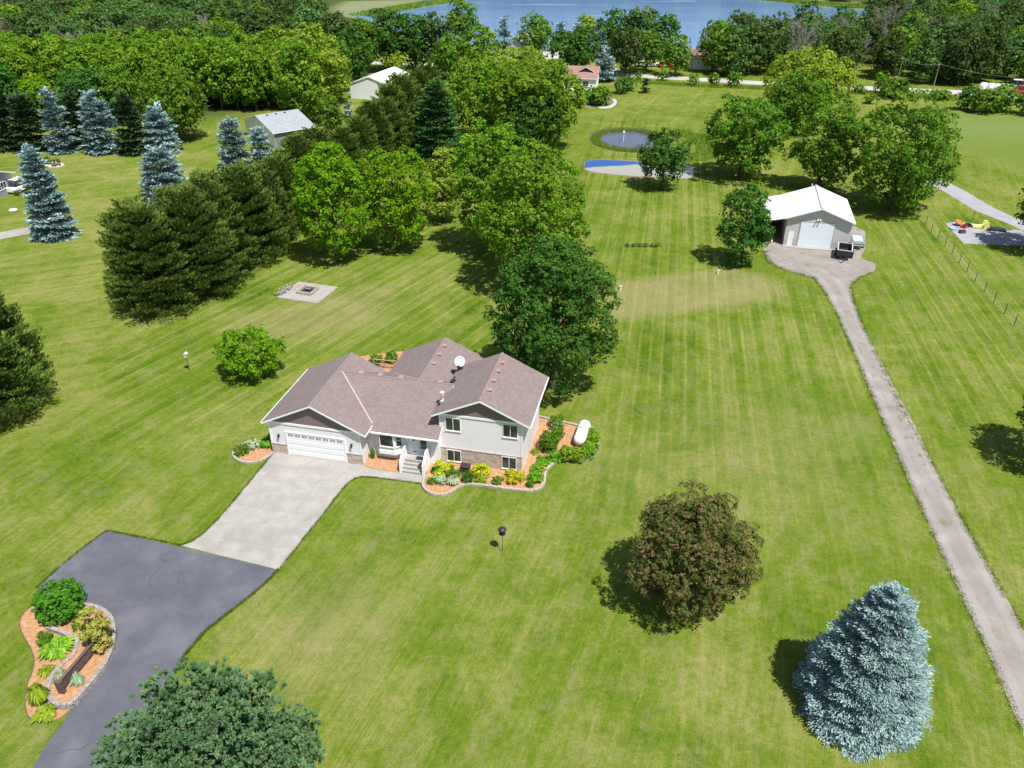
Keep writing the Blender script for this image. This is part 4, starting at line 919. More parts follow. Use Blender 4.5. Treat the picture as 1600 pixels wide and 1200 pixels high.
# neighbour's house at the left edge
Cn = at(24.8, 298); Dn = at(1.5, 309); dv = (Cn - Dn)[:2]; dv /= np.hypot(*dv); rz = math.atan2(dv[1], dv[0])
P0 = np.array([Cn[0] - dv[0] * 8.6, Cn[1] - dv[1] * 8.6])
box_building('neighbour_house', 'blue-grey sided house cut off by the left edge', P0, rz, 8.6, 12, 2.9, 4.5, M['bluegrey'], M['shinglegrey'], over=.5, windows=((5.2, 7.0, 1.0, 2.1, 3),), cat='house')
# lake houses
box_building('lake_cottage', 'small white lakeside cottage left of the round shoreline tree', at(788, 86), math.radians(-30), 8, 9, 3.2, 5.6, M['whitesid'], M['shinglegrey'], windows=((1.0, 2.2, 1, 2.4, 1), (5, 6.4, 1, 2.4, 2)), cat='house')
box_building('lake_house', 'white lakeside house behind the two far blue spruces', at(944, 85), math.radians(-35), 8, 8, 4.5, 7.2, M['whitesid'], M['shinglegrey'], windows=((1.0, 2.2, 3, 4.2, 1), (5, 6.4, 3, 4.2, 2)), cat='house')
box_building('lake_garage', 'beige lakeside garage with brown roof in a gap between trees', at(1076, 108), math.radians(-12), 8, 8, 3.2, 4.8, simple('beige', (.62, .56, .47)), M['shinglered'], ridge='u', doors=((1.2, 4.6, 2.4), (5.2, 7, 2.4)), cat='garage')
box_building('shore_house', 'white house corner hidden behind trees left of the red-roofed house', at(856, 90), math.radians(-20), 6, 6, 3.0, 4.5, M['whitesid'], M['shinglegrey'], windows=((1.0, 2.2, 1, 2.4, 1),), cat='house')

def car(name, label, p, rz, paint, L=4.5, W=1.8, Hh=1.45, kind='car'):
    t = empty(name, (p[0], p[1], 0), rz, label, kind)
    z0 = .32; zb = .85 if kind == 'car' else 1.0
    body = [(-L/2, z0), (L/2, z0), (L/2, zb - .08), (L/2 - .1, zb), (L*.28, zb + .06), (-L*.42, zb + .05), (-L/2, zb - .05)]
    MB().prism([(x, z) for x, z in body], 'y', -W/2, W/2).build('body', paint, t, bevel=.06)
    cab = [(-L*.40, zb + .04), (L*.22, zb + .05), (L*.06, Hh), (-L*.32, Hh)]
    MB().prism(cab, 'y', -W*.43, W*.43).build('windows', M['glass'], t)
    MB().box(-L*.33, L*.07, -W*.43, W*.43, Hh + .001, Hh + .05).build('roof', paint, t)
    for x in (-L*.31, L*.31):
        for s in (-1, 1): wheel(t, x, s * (W/2 - .06), .33, .2)
    return t
car('parked_car', 'white van parked behind the neighbour house, half hidden by the blue spruce', at(36, 297), math.radians(75), M['carwhite'], 4.8, 1.9, 2.0, 'van')
car('parked_car', 'small red car under the lakeside trees', at(1041, 105), math.radians(10), M['redpaint'])
car('parked_car', 'red vehicle at the right edge of the far road', at(1590, 146), math.radians(160), M['redpaint'], 4.8, 1.9, 1.8)
car('parked_car', 'white vehicle behind bushes near the right end of the road', at(1582, 139), math.radians(160), M['carwhite'], 5.2, 2.0, 2.2, 'van')
car('parked_car', 'white car parked by the lake left of the small roadside shrub', at(1006, 104), math.radians(-5), M['carwhite'])
car('parked_car', 'white car near the driveway of the lakeside houses', at(1019, 103.5), math.radians(-8), M['carwhite'])
def boat(p, rz, label):
    t = empty('boat_trailer', (p[0], p[1], 0), rz, label, 'boat')
    MB().prism([(-2.6, -.9), (1.4, -1.0), (2.9, 0), (1.4, 1.0), (-2.6, .9)], 'z', .7, 1.4).build('hull', M['carblack'], t, bevel=.08)
    MB().prism([(-2.4, -.75), (1.2, -.8), (2.3, 0), (1.2, .8), (-2.4, .75)], 'z', 1.401, 1.75).build('cover', M['dishgrey'], t, bevel=.1)
    mb = MB(); mb.bar((-2.2, 0, .55), (3.9, 0, .5), .1, .1); mb.build('trailer_frame', M['galv'], t)
    for s in (-1, 1): wheel(t, -.6, s * 1.0, .33)
boat(at(524, 149), math.radians(10), 'dark boat under a grey cover on a trailer left of the white shed')

# utility poles and line
pp = [at(1401, 131), at(1457, 141)]; dpp = pp[1] - pp[0]
tops = []
for i, (q, lab) in enumerate(((pp[0], 'thin wooden utility pole beside the road, the left one'), (pp[1], 'thin wooden utility pole beside the road, the right one'))):
    t = empty('utility_pole', tuple(q), math.atan2(dpp[1], dpp[0]), lab, 'utility pole', 'utility poles along the road')
    MB().tube((0, 0, 0), (0, 0, 6.4), .12, .09, 10).build('pole', M['barkpale'], t); MB().box(-.04, .04, -.5, .5, 5.95, 6.05).build('crossarm', M['barkpale'], t)
    for s in (-.5, .5): MB().lathe((0, s, 6.05), [(.04, 0), (.05, .1), (.02, .14)], 8).build('insulator', M['white'], t)
    tops.append(q + np.array([0, 0, 6.12]))
mb = MB(); ends = [pp[0] + np.array([0, 0, 6.14]) - dpp * 1.6, tops[0], tops[1], tops[1] + dpp * 2.5]
for a, b in zip(ends[:-1], ends[1:]):
    prev = a
    for k in range(1, 9):
        s = k / 8; c = a + (b - a) * s; c = c - np.array([0, 0, 1.2 * s * (1 - s) * 4 * .6]); mb.tube(prev, c, .014, .014, 4, False); prev = c
tag(mb.build('power_line', M['galv']), 'overhead power line strung along the far road', 'power line')
for i, (u, v) in enumerate(((1535, 141.5), (1546, 142.5), (1556, 143.5))):
    lab = ['white wrapped bale, the left one beside the road bushes', 'white wrapped bale between two others by the road', 'white wrapped bale, the right one at the road bushes'][i]
    o = MB().lathe((0, -.7, .95), [(.3, 0), (.85, .05), (.95, .2), (.95, 1.2), (.85, 1.35), (.3, 1.4)], 20, (0, 1, 0)).build('bale', M['tankwhite'], smooth=True)
    q = at(u, v); o.location = q; o.rotation_euler = (0, 0, .5 + i); tag(o, lab, 'bale', 'white bales by the road')

# wire fence
FP = [(1433, 341, 328), (1446, 351, 338), (1454.5, 363.5, 350), (1465, 374.5, 361), (1476, 385, 371), (1487, 397, 383), (1498.5, 411, 396.5), (1510.5, 425, 409), (1522.5, 441, 424), (1538, 455.5, 439), (1552, 474, 456), (1569, 491, 473), (1584, 509, 490), (1602, 530, 510), (1625, 556, 534), (1652, 590, 565)]
fb0 = at(FP[0][0], FP[0][1]); t = empty('wire_fence', tuple(fb0), 0, 'low wire fence on thin dark posts right of the gravel drive', 'fence')
fps = [at(a, b) - fb0 for a, b, c in FP]
for i, q in enumerate(fps): MB().tube((q[0], q[1], -.05), (q[0] + random.uniform(-.05, .05), q[1], 1.35 + random.uniform(-.1, .12)), .05, .045, 8).build('post', M['oldwood'], t)
mb = MB()
for a, b in zip(fps[:-1], fps[1:]):
    for z in (.25, .55, .85, 1.15): mb.tube((a[0], a[1], z), (b[0], b[1], z), .007, .007, 3, False)
mb.build('wire', M['galv'], t)
q = at(1519, 345); t = empty('signpost', tuple(q), 0, 'thin dark post beside the lane in the grass', 'post'); MB().tube((0, 0, 0), (0, 0, 1.5), .05, .04, 8).build('post', M['oldwood'], t)

# things on the neighbour's parking pad
q = at(1531, 356); t = empty('plastic_slide', tuple(q), -.3, 'yellow plastic play slide lying on the parking pad', 'play slide')
mb = MB(); mb.prism([(-1.0, .02), (1.0, .02), (1.05, .5), (.7, .75), (.2, .45), (-1.0, .25)], 'y', -.45, .45); mb.build('slide', M['yellow'], t, bevel=.06)
mb = MB(); mb.box(.3, .9, -.6, -.46, .02, 1.0); mb.box(.3, .9, .46, .6, .02, 1.0); mb.build('side_panel', M['yellow'], t, bevel=.03)
q = at(1556, 359.5); o = MB().obox((0, 0, .14), (1.15, 0, 0), (0, .62, 0), (0, 0, .13)).build('mat', M['black'], bevel=.03); o.location = q; o.rotation_euler = (0, 0, -.33); tag(o, 'black rectangular mat next to the yellow slide', 'mat')
q = at(1496, 352); t = empty('toy_hoop', tuple(q), 0, 'round orange tub standing on the parking pad corner', 'tub'); MB().lathe((0, 0, .25), [(.38, 0), (.52, .3), (.56, .32), (.50, .28), (.36, .05), (.02, .04)], 20, (.25, -.35, .9)).build('tub', M['orange'], t)
q = at(1491, 358); t = empty('paddling_pool', tuple(q), 0, 'small blue paddling pool at the edge of the parking pad', 'paddling pool'); MB().lathe((0, 0, 0), [(.55, 0), (.60, .16), (.55, .18), (.5, .06), (.02, .05)], 20).build('pool', M['bluepl'], t)
for i, (u, v, m, l) in enumerate(((1503, 364, 'oldwood', 'brown crate among toys on the parking pad'), (1506, 356, 'redpaint', 'red crate among toys on the parking pad'), (1512, 354, 'black', 'black crate right of the red crate'))):
    mb = MB(); mb.box(-.35, .35, -.3, .3, 0, .05); mb.box(-.35, .35, -.3, -.25, .05, .4); mb.box(-.35, .35, .25, .3, .05, .4); mb.box(-.35, -.3, -.25, .25, .05, .4); mb.box(.3, .35, -.25, .25, .05, .4)
    o = mb.build('crate', M[m]); o.location = at(u, v); o.rotation_euler = (0, 0, i * .8); tag(o, l, 'crate')

# bird feeders
q = at(785, 861.5); t = empty('bird_feeder', tuple(q), 0, 'bird feeder with dark domed roof on a thin pole in the front lawn', 'bird feeder')
MB().tube((0, 0, 0), (0, 0, 1.6), .022, .018, 8).build('pole', M['black'], t); MB().lathe((0, 0, 1.98), [(.30, 0), (.28, .06), (.18, .15), (.02, .20)], 20).build('roof', M['feederblue'] if 'feederblue' in M else M['black'], t, smooth=True)
MB().lathe((0, 0, 1.6), [(.22, 0), (.24, .03), (.14, .05), (.14, .36), (.2, .38)], 16).build('hopper', M['black'], t)
q = at(296, 579); t = empty('bird_house', tuple(q), 0, 'pale grey bird house on a thin pole in the lawn left of the round bush', 'bird house')
MB().tube((0, 0, 0), (0, 0, 1.5), .03, .03, 8).build('pole', M['black'], t); MB().box(-.15, .15, -.15, .15, 1.5, 1.85).build('box', M['dishgrey'], t); MB().prism([(-.21, 1.851), (.21, 1.851), (0, 2.02)], 'y', -.2, .2).build('roof', M['galv'], t)
q = at(974, 220); t = empty('pond_post', tuple(q), 0, 'white post with a box top standing in the round pond', 'post'); MB().tube((0, 0, -.2), (0, 0, 1.5), .07, .07, 8).build('post', M['white'], t); MB().box(-.18, .18, -.18, .18, 1.5, 1.85).build('box', M['white'], t)
q = at(957, 124); t = empty('mailbox', tuple(q), 0, 'white sign post beside the road right of the blue spruce', 'post'); MB().tube((0, 0, 0), (0, 0, 1.4), .1, .1, 8).build('post', M['white'], t); MB().box(-.2, .2, -.3, .3, 1.4, 1.8).build('box', M['white'], t)
for i, (u, v, l) in enumerate(((969, 453.5, 'short white standpipe in the dry grass, the left one'), (1121.5, 428.5, 'short white standpipe in the dry grass, the right one'))):
    o = MB().lathe((0, 0, 0), [(.09, 0), (.09, .45), (.13, .46), (.13, .55), (.02, .58)], 12).build('standpipe', M['white']); o.location = at(u, v); tag(o, l, 'pipe', 'white pipes in the dry grass')
o = MB().lathe((0, 0, 0), [(.55, 0), (.5, .12), (.02, .16)], 16).build('well_cover', M['white']); o.location = at(20.5, 328); tag(o, 'round white cover lying in the neighbour lawn', 'cover')
for i, (u, v, l) in enumerate(((826, 830, 'thin orange marker stake in the front lawn right of the feeder'), (967, 1020, 'small red marker in the front lawn left of the blue spruce'))):
    o = MB().tube((0, 0, 0), (.05, .02, .6 - i * .35), .02, .02, 6).build('marker_stake', M['orange' if i == 0 else 'redpaint']); o.location = at(u, v); tag(o, l, 'stake')

# fire pit and log pile
fp = [at(*p) for p in ((432, 465), (467, 440.5), (528.5, 449), (496, 474.5))]
ex = norm((fp[3] - fp[0])[None])[0]; rz = math.atan2(ex[1], ex[0]); q = at(481, 456)
t = empty('fire_pit', (q[0], q[1], .06), rz, 'square stone fire pit in the middle of the concrete pad', 'fire pit')
mb = MB(); rj = random.Random(4)
for z in (0, .15):
    for k in range(5):
        for (cx, cy, ax) in ((-.72 + k * .36, -.9, 0), (-.72 + k * .36, .9, 0), (-.9, -.72 + k * .36, 1), (.9, -.72 + k * .36, 1)):
            a = .17; bq = .12
            mb.obox((cx + rj.uniform(-.01, .01), cy + rj.uniform(-.01, .01), z + .075), (a if not ax else bq, rj.uniform(-.01, .01), 0), (0, bq if not ax else a, 0), (0, 0, .073))
mb.build('stone_ring', M['stone'], t); MB().box(-.78, .78, -.78, .78, .002, .04).build('ash', M['black'], t); MB().box(-.3, .35, .05, .12, .3, .34).build('grate', M['galv'], t)
q = at(445, 456); t = empty('log_pile', (q[0], q[1], .06), rz, 'heap of split logs and stones at the left corner of the fire pit pad', 'log pile')
mb = MB(); d_ = norm((fp[1] - fp[0])[None])[0]; dl_ = Vector((d_[0] * math.cos(-rz) - d_[1] * math.sin(-rz), d_[0] * math.sin(-rz) + d_[1] * math.cos(-rz), 0))
for k in range(46):
    c = dl_ * rj.uniform(-1.5, 1.3) + Vector((rj.uniform(-.4, .35), rj.uniform(-.3, .3), rj.uniform(.08, .3))); a = rj.uniform(0, 3)
    mb.tube(c, c + Vector((math.cos(a) * .35, math.sin(a) * .35, rj.uniform(-.1, .1))), .07, .06, 6)
mb.build('logs', M['rock'], t)

# ------------------------------------------------------------------ stone edgings
def block_wall(name, path, h, th, label, courses=1, bl_=.30, z0=0, mat='stone', cat='edging', lean=0):
    P = np.asarray(path, float); seg = np.hypot(*np.diff(P, axis=0).T); S = np.concatenate([[0], np.cumsum(seg)]); Lt = S[-1]
    rj = random.Random(len(P) + int(Lt * 10)); mb = MB()
    for c in range(courses):
        s = (c % 2) * bl_ * .5
        while s < Lt - bl_ * .3:
            e = min(s + bl_ * rj.uniform(.9, 1.08), Lt)
            a = np.array([np.interp(s, S, P[:, 0]), np.interp(s, S, P[:, 1])]); b = np.array([np.interp(e, S, P[:, 0]), np.interp(e, S, P[:, 1])])
            d = b - a; l = np.hypot(*d); 
            if l < 1e-4: break
            d /= l; nn = np.array([-d[1], d[0]]); cc = (a + b) / 2 + nn * rj.uniform(-.012, .012); hh = h / courses
            mb.obox((cc[0], cc[1], z0 + hh * (c + .5) + rj.uniform(-.008, .008)), (d[0] * (l/2 - .008), d[1] * (l/2 - .008), 0), (nn[0] * th/2, nn[1] * th/2, 0), (0, 0, hh/2 - .004)); s = e
    return tag(mb.build(name, M[mat], bevel=.012), label, cat)
ed = smooth_path([at(*p) for p in [(666, 743)] + BED], 5, False)
block_wall('garden_edging', ed, .22, .20, 'curved stone edging around the mulch bed right of the front steps', 2)
block_wall('garden_edging', smooth_path([at(*p) for p in LB[:8]], 5, False), .18, .18, 'stone edging around the small mulch bed left of the garage', 1)
RING = [(126, 942), (150, 947), (169, 958), (177, 978), (176, 1002), (167, 1028), (150, 1054), (127, 1080), (113, 1096), (92, 1099), (78, 1090), (75, 1071), (81, 1053), (96, 1038), (115, 1021), (121, 998)]
rp = smooth_path([at(p[0], p[1], .4) for p in RING], 5, False)
block_wall('retaining_wall', rp, .42, .24, 'low grey block wall curving round the driveway island', 3, .32, cat='retaining wall', mat='wallstone' if 'wallstone' in M else 'rock')
block_wall('retaining_wall', smooth_path([at(p[0], p[1], .3) for p in [(70, 977), (91, 984), (107, 991), (121, 998)]], 5, False), .32, .24, 'short block wall between the boxwood and the spirea in the island', 2, .32, cat='retaining wall', mat='rock')
sheet('raised_mulch_bed', np.vstack([rp, [at(126, 970, .3)[:2]]]), .33, M['mulch'])
block_wall('garden_edging', smooth_path([at(*p) for p in ISL[1:14]], 5, False), .07, .05, 'thin dark edging strip on the lawn side of the driveway island', 1, .5, mat='oldwood')

# wooden board on posts in the island
a = at(98, 1082, .33); b = at(150, 1020, .33); dv = (b - a); Lb = np.hypot(dv[0], dv[1])
t = empty('wooden_rail', (a[0], a[1], .33), math.atan2(dv[1], dv[0]), 'weathered brown wooden board fixed between two posts in the island bed', 'rail')
for x in (0, Lb): MB().box(x - .11, x + .11, -.2, .2, 0, .95).build('post', M['oldwood'], t, bevel=.02)
mb = MB(); mb.box(.12, Lb - .12, -.05, .05, .20, .50); mb.box(.12, Lb - .12, -.045, .055, .52, .84); mb.box(.12, Lb - .12, -.10, .09, .86, .90); mb.build('board', M['oldwood'], t)
# brown utility box in the bed
q = at(727.5, 741); t = empty('utility_box', tuple(q), HOUSE_RZ, 'dark brown box on a post in the front bed', 'box')
MB().box(-.05, .05, -.05, .05, 0, .5).build('post', M['timber'], t); MB().box(-.36, .36, -.28, .28, .45, .85).build('box', M['darkbrown'], t, bevel=.03); MB().box(-.40, .40, -.32, .32, .852, .90).build('lid', M['darkbrown'], t, bevel=.02)

# ------------------------------------------------------------------ small plants
def shrub(bbox, mat, label, name='shrub', nb=14, px=1.7, lo=.05, dens=3.0, cb=0.0, lump=.42, group=None, z=0, ragged=.12):
    SEED[0] += 1; b, h, R = fit(bbox, 'round', cb); lf = leaf_size(b, px, lo)
    V, t_, BC = gen_broad(h, R, cb, lf, SEED[0], nb, lump, dens, 0, ragged, sub=1.7)
    return add_tree(name, b, h, V, t_, M[mat], M['bark'], label, 'shrub', group, BC[::4], r0=.04, top=.5, seed=SEED[0], crown='foliage')
def blades(bbox, mat, label, name='perennial', n=140, wide=.03, cat='plant', group=None, arch=.6):
    SEED[0] += 1; b, h, R = fit(bbox, 'round', 0); r = np.random.default_rng(SEED[0]); h = max(h, .25)
    a = r.uniform(0, 2*PI, n); L = R * r.uniform(.5, 1.05, n); base = np.stack([np.cos(a), np.sin(a), 0*a], -1) * (R * .35 * r.uniform(0, 1, (n, 1)))
    o_ = np.stack([np.cos(a + r.normal(0, .4, n)), np.sin(a + r.normal(0, .4, n)), 0*a], -1)
    hh = h * r.uniform(.7, 1.05, n); m = base + o_ * (L * .5)[:, None]; m[:, 2] = hh; e = base + o_ * L[:, None]; e[:, 2] = hh * (1 - arch * r.uniform(.4, 1, n))
    s = np.cross(o_, [0, 0, 1]) * (wide * r.uniform(.7, 1.3, (n, 1)))
    q1 = np.stack([base - s * .6, base + s * .6, m + s, m - s], 1); q2 = np.stack([m - s, m + s, e + s * .15, e - s * .15], 1)
    V = np.concatenate([q1, q2]).reshape(-1, 3); tn = r.uniform(0, 1, n); 
    o = link(name, np_mesh(name, V, 4, np.concatenate([tn, tn])), M[mat]); o.location = (b[0], b[1], .03); return tag(o, label, cat, group)
shrub((675, 720, 710, 743), 'spirea', 'bright yellow-green spirea nearest the front steps')
shrub((738, 725, 765, 747), 'spirea', 'bright yellow-green spirea right of the dark brown box')
shrub((787, 733, 819, 756), 'spirea', 'bright yellow-green spirea under the right basement window')
shrub((699, 733, 719, 750), 'green', 'dark green mound between the yellow spirea and pale hosta')
shrub((723, 738, 740, 755), 'dark', 'clipped dark green ball in front of the brown box', lo=.04)
shrub((743, 744, 758, 756), 'hosta', 'small lime green mound below the middle yellow spirea')
shrub((668, 747, 680, 757), 'green', 'tiny green cushion at the corner of the bed by the walk', nb=8)
shrub((681, 744, 694, 757), 'pale', 'grey-green succulent mound beside the tiny green cushion', nb=8)
blades((697, 743, 717, 759), 'pale', 'pale variegated hosta in the front bed', 'hosta', 120, .05)
shrub((770, 746, 783, 757), 'green', 'small round perennial in the middle of the front bed', nb=8)
shrub((824, 752, 833, 761), 'green', 'tiny green plant near the right bend of the edging', nb=8)
shrub((676, 728, 684, 739), 'dark', 'small dark plant beside the stair panel', nb=8)
for bx, l in (((825, 737, 849, 755), 'daylily clump nearest the front at the right bend of the bed'), ((829, 724, 853, 740), 'second daylily clump from the front bend of the bed'), ((839, 714, 863, 728), 'third daylily clump from the front bend of the bed'),
              ((857, 705, 878, 722), 'daylily clump halfway between the front bend and the tank'), ((873, 697, 897, 721), 'daylily clump just left below the propane tank'), ((890, 699, 914, 722), 'daylily clump directly in front of the propane tank'), ((907, 692, 931, 718), 'daylily clump at the right front of the propane tank'),
              ((917, 680, 938, 705), 'daylily clump right of the propane tank'), ((918, 670, 937, 690), 'daylily clump at the right rear of the propane tank')):
    shrub(bx, 'lily', l, name='daylily', nb=16, lump=.38, px=1.6, group='daylilies along the bed edge')
shrub((841, 672, 873, 706), 'green', 'large round green shrub in the side bed', nb=20)
shrub((861, 668, 881, 686), 'green', 'green shrub right behind the large round one', nb=12)
p_ = shrub((859, 650, 881, 671), 'green', 'peony bush with white flowers at the back of the side bed', nb=12)
rr = np.random.default_rng(8); n = 26; d = norm(rr.normal(0, 1, (n, 3)) + [0, -.3, .9]); cc_ = d * np.array([.62, .62, .5]) + [0, 0, .42]
V = np.concatenate([cards(cc_ + d * .1, norm(np.cross(d, rr.normal(0, 1, (n, 3)))) * .09, norm(np.cross(d, rr.normal(0, 1, (n, 3)))) * .09) for _ in range(3)]); link('flowers', np_mesh('flowers', V, 4), M['flower'], p_)
shrub((831, 702, 842, 710), 'hosta', 'small lime plant against the side wall bed', nb=8)
shrub((367, 695, 389, 711), 'green', 'green perennial at the left tip of the garage bed', nb=12)
shrub((386, 688, 406, 702), 'pale', 'blue-grey perennial in the middle of the garage bed', nb=12)
blades((407, 684, 428, 700), 'lily', 'green strappy plant against the garage corner', 'daylily', 260, .04)
blades((576, 702, 588, 717), 'green', 'thin green plant in the mulch under the bay window', n=60)
shrub((602, 550, 621, 567), 'green', 'green shrub in the back bed behind the roof', nb=10)
shrub((578, 556, 598, 571), 'green', 'low green shrub in the back bed near the garage roof', nb=10)
shrub((48, 905, 134, 975), 'box', 'clipped round boxwood at the head of the driveway island', nb=70, px=1.5, dens=4.6, lump=.22, ragged=.02)
shrub((118, 948, 173, 1023), 'pinkspirea', 'large yellow-pink spirea mound in the driveway island', nb=30, lump=.30)
shrub((113, 965, 131, 985), 'green', 'small dark plant squeezed between boxwood and spirea', nb=8)
shrub((58, 987, 82, 1009), 'green', 'small green perennial below the boxwood', nb=10)
blades((66, 994, 114, 1029), 'hosta', 'large lime hosta in the driveway island', 'hosta', 420, .08, arch=.7)
blades((59, 1040, 83, 1058), 'hosta', 'smallest lime hosta in the driveway island', 'hosta', 150, .05)
blades((44, 1071, 75, 1103), 'hosta', 'round lime hosta near the lower end of the island', 'hosta', 300, .07, arch=.7)
blades((54, 1101, 88, 1128), 'hosta', 'lowest lime hosta in the driveway island', 'hosta', 300, .07, arch=.7)
blades((84, 1046, 110, 1070), 'pale', 'spiky ornamental grass left of the wooden board', 'ornamental_grass', 160, .02)
blades((110, 1053, 133, 1078), 'pale', 'spiky ornamental grass right of the wooden board', 'ornamental_grass', 160, .02)
for i, u in enumerate((980, 990, 1000, 1010, 1020, 1027)):
    shrub((u - 2.6, 382.6, u + 2.6, 385.6), 'dark', ['first', 'second', 'third', 'fourth', 'fifth', 'sixth'][i] + ' low seedling from the left in the short row on the mown field', 'seedling', nb=6, group='seedling row on the field')
blades((20, 298, 32, 306), 'red', 'potted plant at the corner of the blue-grey house', n=80)
# ------------------------------------------------------------------ trees that stand alone
spruce((1242, 915, 1442, 1184), 'blue', 'big silvery blue spruce in the front lawn at the lower right', px=1.9, prof=.66, dens=1.05, lo=.1)
broad((978, 765, 1184, 966), 'red', 'round reddish-brown leaved tree in the front lawn', name='crabapple_tree', cb=.05, px=1.7, nb=80, lump=.27, dens=3.4, lo=.08, ragged=.3)
broad((337, 513, 442, 589), 'lime', 'low round lime-green tree left of the house', cb=.10, px=2.1, nb=40, lump=.28)
broad((764, 372, 970, 608), 'dark', 'large dark green tree right behind the house', cb=.05, nb=60, lump=.30, px=2.2, dens=3.0)
broad((455, 222, 572, 397), 'lime', 'bright green maple left of its pair beside the pine row', cb=.06, nb=46, lump=.32, name='maple_tree')
broad((552, 230, 676, 380), 'lime', 'bright green maple right of its pair beside the pine row', cb=.06, nb=46, lump=.32, name='maple_tree')
broad((704, 182, 835, 385), 'maple', 'tall yellow-green maple left of the larger central maple', cb=.05, nb=50, lump=.30, name='maple_tree')
broad((748, 228, 920, 446), 'maple', 'largest yellow-green maple in the middle of the lot', cb=.04, nb=64, lump=.28, name='maple_tree', dens=2.9)
broad((662, 232, 722, 345), 'willow', 'slim pale green tree between the bright maples and the central maples', cb=.02, nb=24)
broad((760, 85, 912, 228), 'maple', 'broad yellow-green maple left of the round pond', cb=.06, nb=50, lump=.3, name='maple_tree')
broad((790, 130, 885, 240), 'dark', 'dark green tree in front of the maple left of the pond', cb=.05, nb=40)
broad((690, 95, 805, 215), 'maple', 'yellow-green maple behind the dark white pine', cb=.05, nb=40, name='maple_tree')
broad((745, 78, 870, 150), 'willow', 'pale green tree in front of the red-roofed house', cb=.05, nb=36)
spruce((640, 126, 732, 268), 'whitepine', 'tall dark green white pine with layered boughs', name='pine_tree', prof=.6, dz=1.25, dens=1.1)
spruce((636, 150, 700, 235), 'whitepine', 'lower white pine left of the layered one', name='pine_tree', prof=.6, dz=1.2)
def ltree(bx, m, l, **k): return broad(bx, m, l, **k)
ltree((1100, 145, 1232, 272), 'green', 'leafy multi-stemmed tree standing alone right of the ponds', cb=.05, nb=60, lump=.22, ragged=.3)
ltree((1238, 153, 1352, 292), 'green', 'leafy tree left of its bigger neighbour behind the pole barn', cb=.04, nb=56, lump=.22, ragged=.3)
ltree((1328, 155, 1508, 322), 'green', 'largest leafy spreading tree behind the pole barn', cb=.04, nb=80, lump=.22, ragged=.3)
ltree((1192, 77, 1332, 178), 'willow', 'big pale willow near the road', name='willow_tree', cb=.04, nb=50, lump=.3)
ltree((1200, 118, 1300, 205), 'green', 'darker tree in front of the pale willow', cb=.04, nb=40)
ltree((1001, 206, 1076, 283), 'dark', 'small dark green tree standing on the bank of the shallow pool', cb=.14, nb=40, lump=.28)
ltree((1124, 292, 1210, 404), 'dark', 'dark green tree beside the pole barn lean-to', cb=.08, nb=44, lump=.28, ragged=.3)
ltree((1588, 585, 1790, 730), 'green', 'tree cut off by the right edge casting a shadow on the lawn', cb=.15, nb=40)
ltree((1592, 262, 1740, 385), 'green', 'tree cut off by the right edge shading the lane', cb=.10, nb=40)
ltree((1215, 395, 1216, 396), 'green', 'x') if False else None
# foreground and left-edge pines
def pine_at(x, y, h, R, mat, label, leaf, **kw):
    SEED[0] += 1; V, t_ = gen_pine(h, R, leaf, SEED[0], **kw)
    return add_tree('pine_tree', (x, y, 0), h, V, t_, M[mat], M['bark'], label, 'tree', seed=SEED[0], top=.93)
c_ = at(322, 1185, 6.0)
pine_at(c_[0] - .35, c_[1], 9.8, 5.35, 'bluepine', 'bushy blue-green pine at the bottom edge over the driveway', .19, prof=.46, up=.6, blob=.15, dens=1.6)
spruce((-95, 425, 90, 648), 'pine', 'dark pine at the left edge, the taller rear one', name='pine_tree', prof=.62, dz=.8, up=.6)
spruce((-120, 510, 92, 700), 'pine', 'dark pine at the left edge, the nearer one', name='pine_tree', prof=.62, dz=.8, up=.6)
BL = 'blue'; GR = 'sprucegreen'
spruce((34, 226, 122, 377), BL, 'tall narrow blue spruce nearest the left neighbour house', prof=.55, dens=1.3)
spruce((222, 228, 304, 328), BL, 'wide blue spruce at the end of the dark pine row')
spruce((344, 182, 396, 269), BL, 'blue spruce in front of the grey-roofed garage')
spruce((224, 168, 286, 242), BL, 'blue spruce at the right end of the mixed spruce row')
spruce((392, 198, 430, 262), BL, 'small blue spruce close to the gable of the grey-roofed garage')
spruce((64, 138, 124, 240), BL, 'blue spruce in the row, left of the wider one')
spruce((126, 144, 196, 242), BL, 'widest blue spruce in the middle of the row')
spruce((-22, 126, 46, 236), GR, 'dark green spruce at the left end of the row')
spruce((16, 142, 84, 238), GR, 'dark green spruce second from the left in the row')
spruce((100, 140, 150, 232), GR, 'narrow dark green spruce between two blue spruces')
spruce((180, 142, 238, 243), GR, 'dark green spruce right of the widest blue spruce')
spruce((538, 163, 552, 184), BL, 'tiny blue spruce in the lawn right of the grey-roofed garage')
broad((496, 150, 534, 208), 'green', 'small leafy tree right of the grey-roofed garage', nb=22)
broad((214, 108, 322, 206), 'green', 'round dark tree behind the right end of the spruce row', nb=40)
broad((30, 122, 92, 178), 'lime', 'small yellow-green tree behind the two left spruces', nb=24)
broad((88, 108, 176, 180), 'dark', 'dark tree behind the widest blue spruce', nb=30)
broad((146, 108, 220, 176), 'green', 'tree behind the green spruce in the row', nb=30)
broad((-20, 100, 40, 175), 'dark', 'dark tree behind the left end of the spruce row', nb=30)
broad((428, 44, 545, 175), 'willow', 'tall pale yellow-green tree at the right end of the maple belt', nb=50, lump=.3)
broad((425, 62, 500, 186), 'maple', 'maple in front of the tall pale tree at the belt end', nb=40, name='maple_tree')
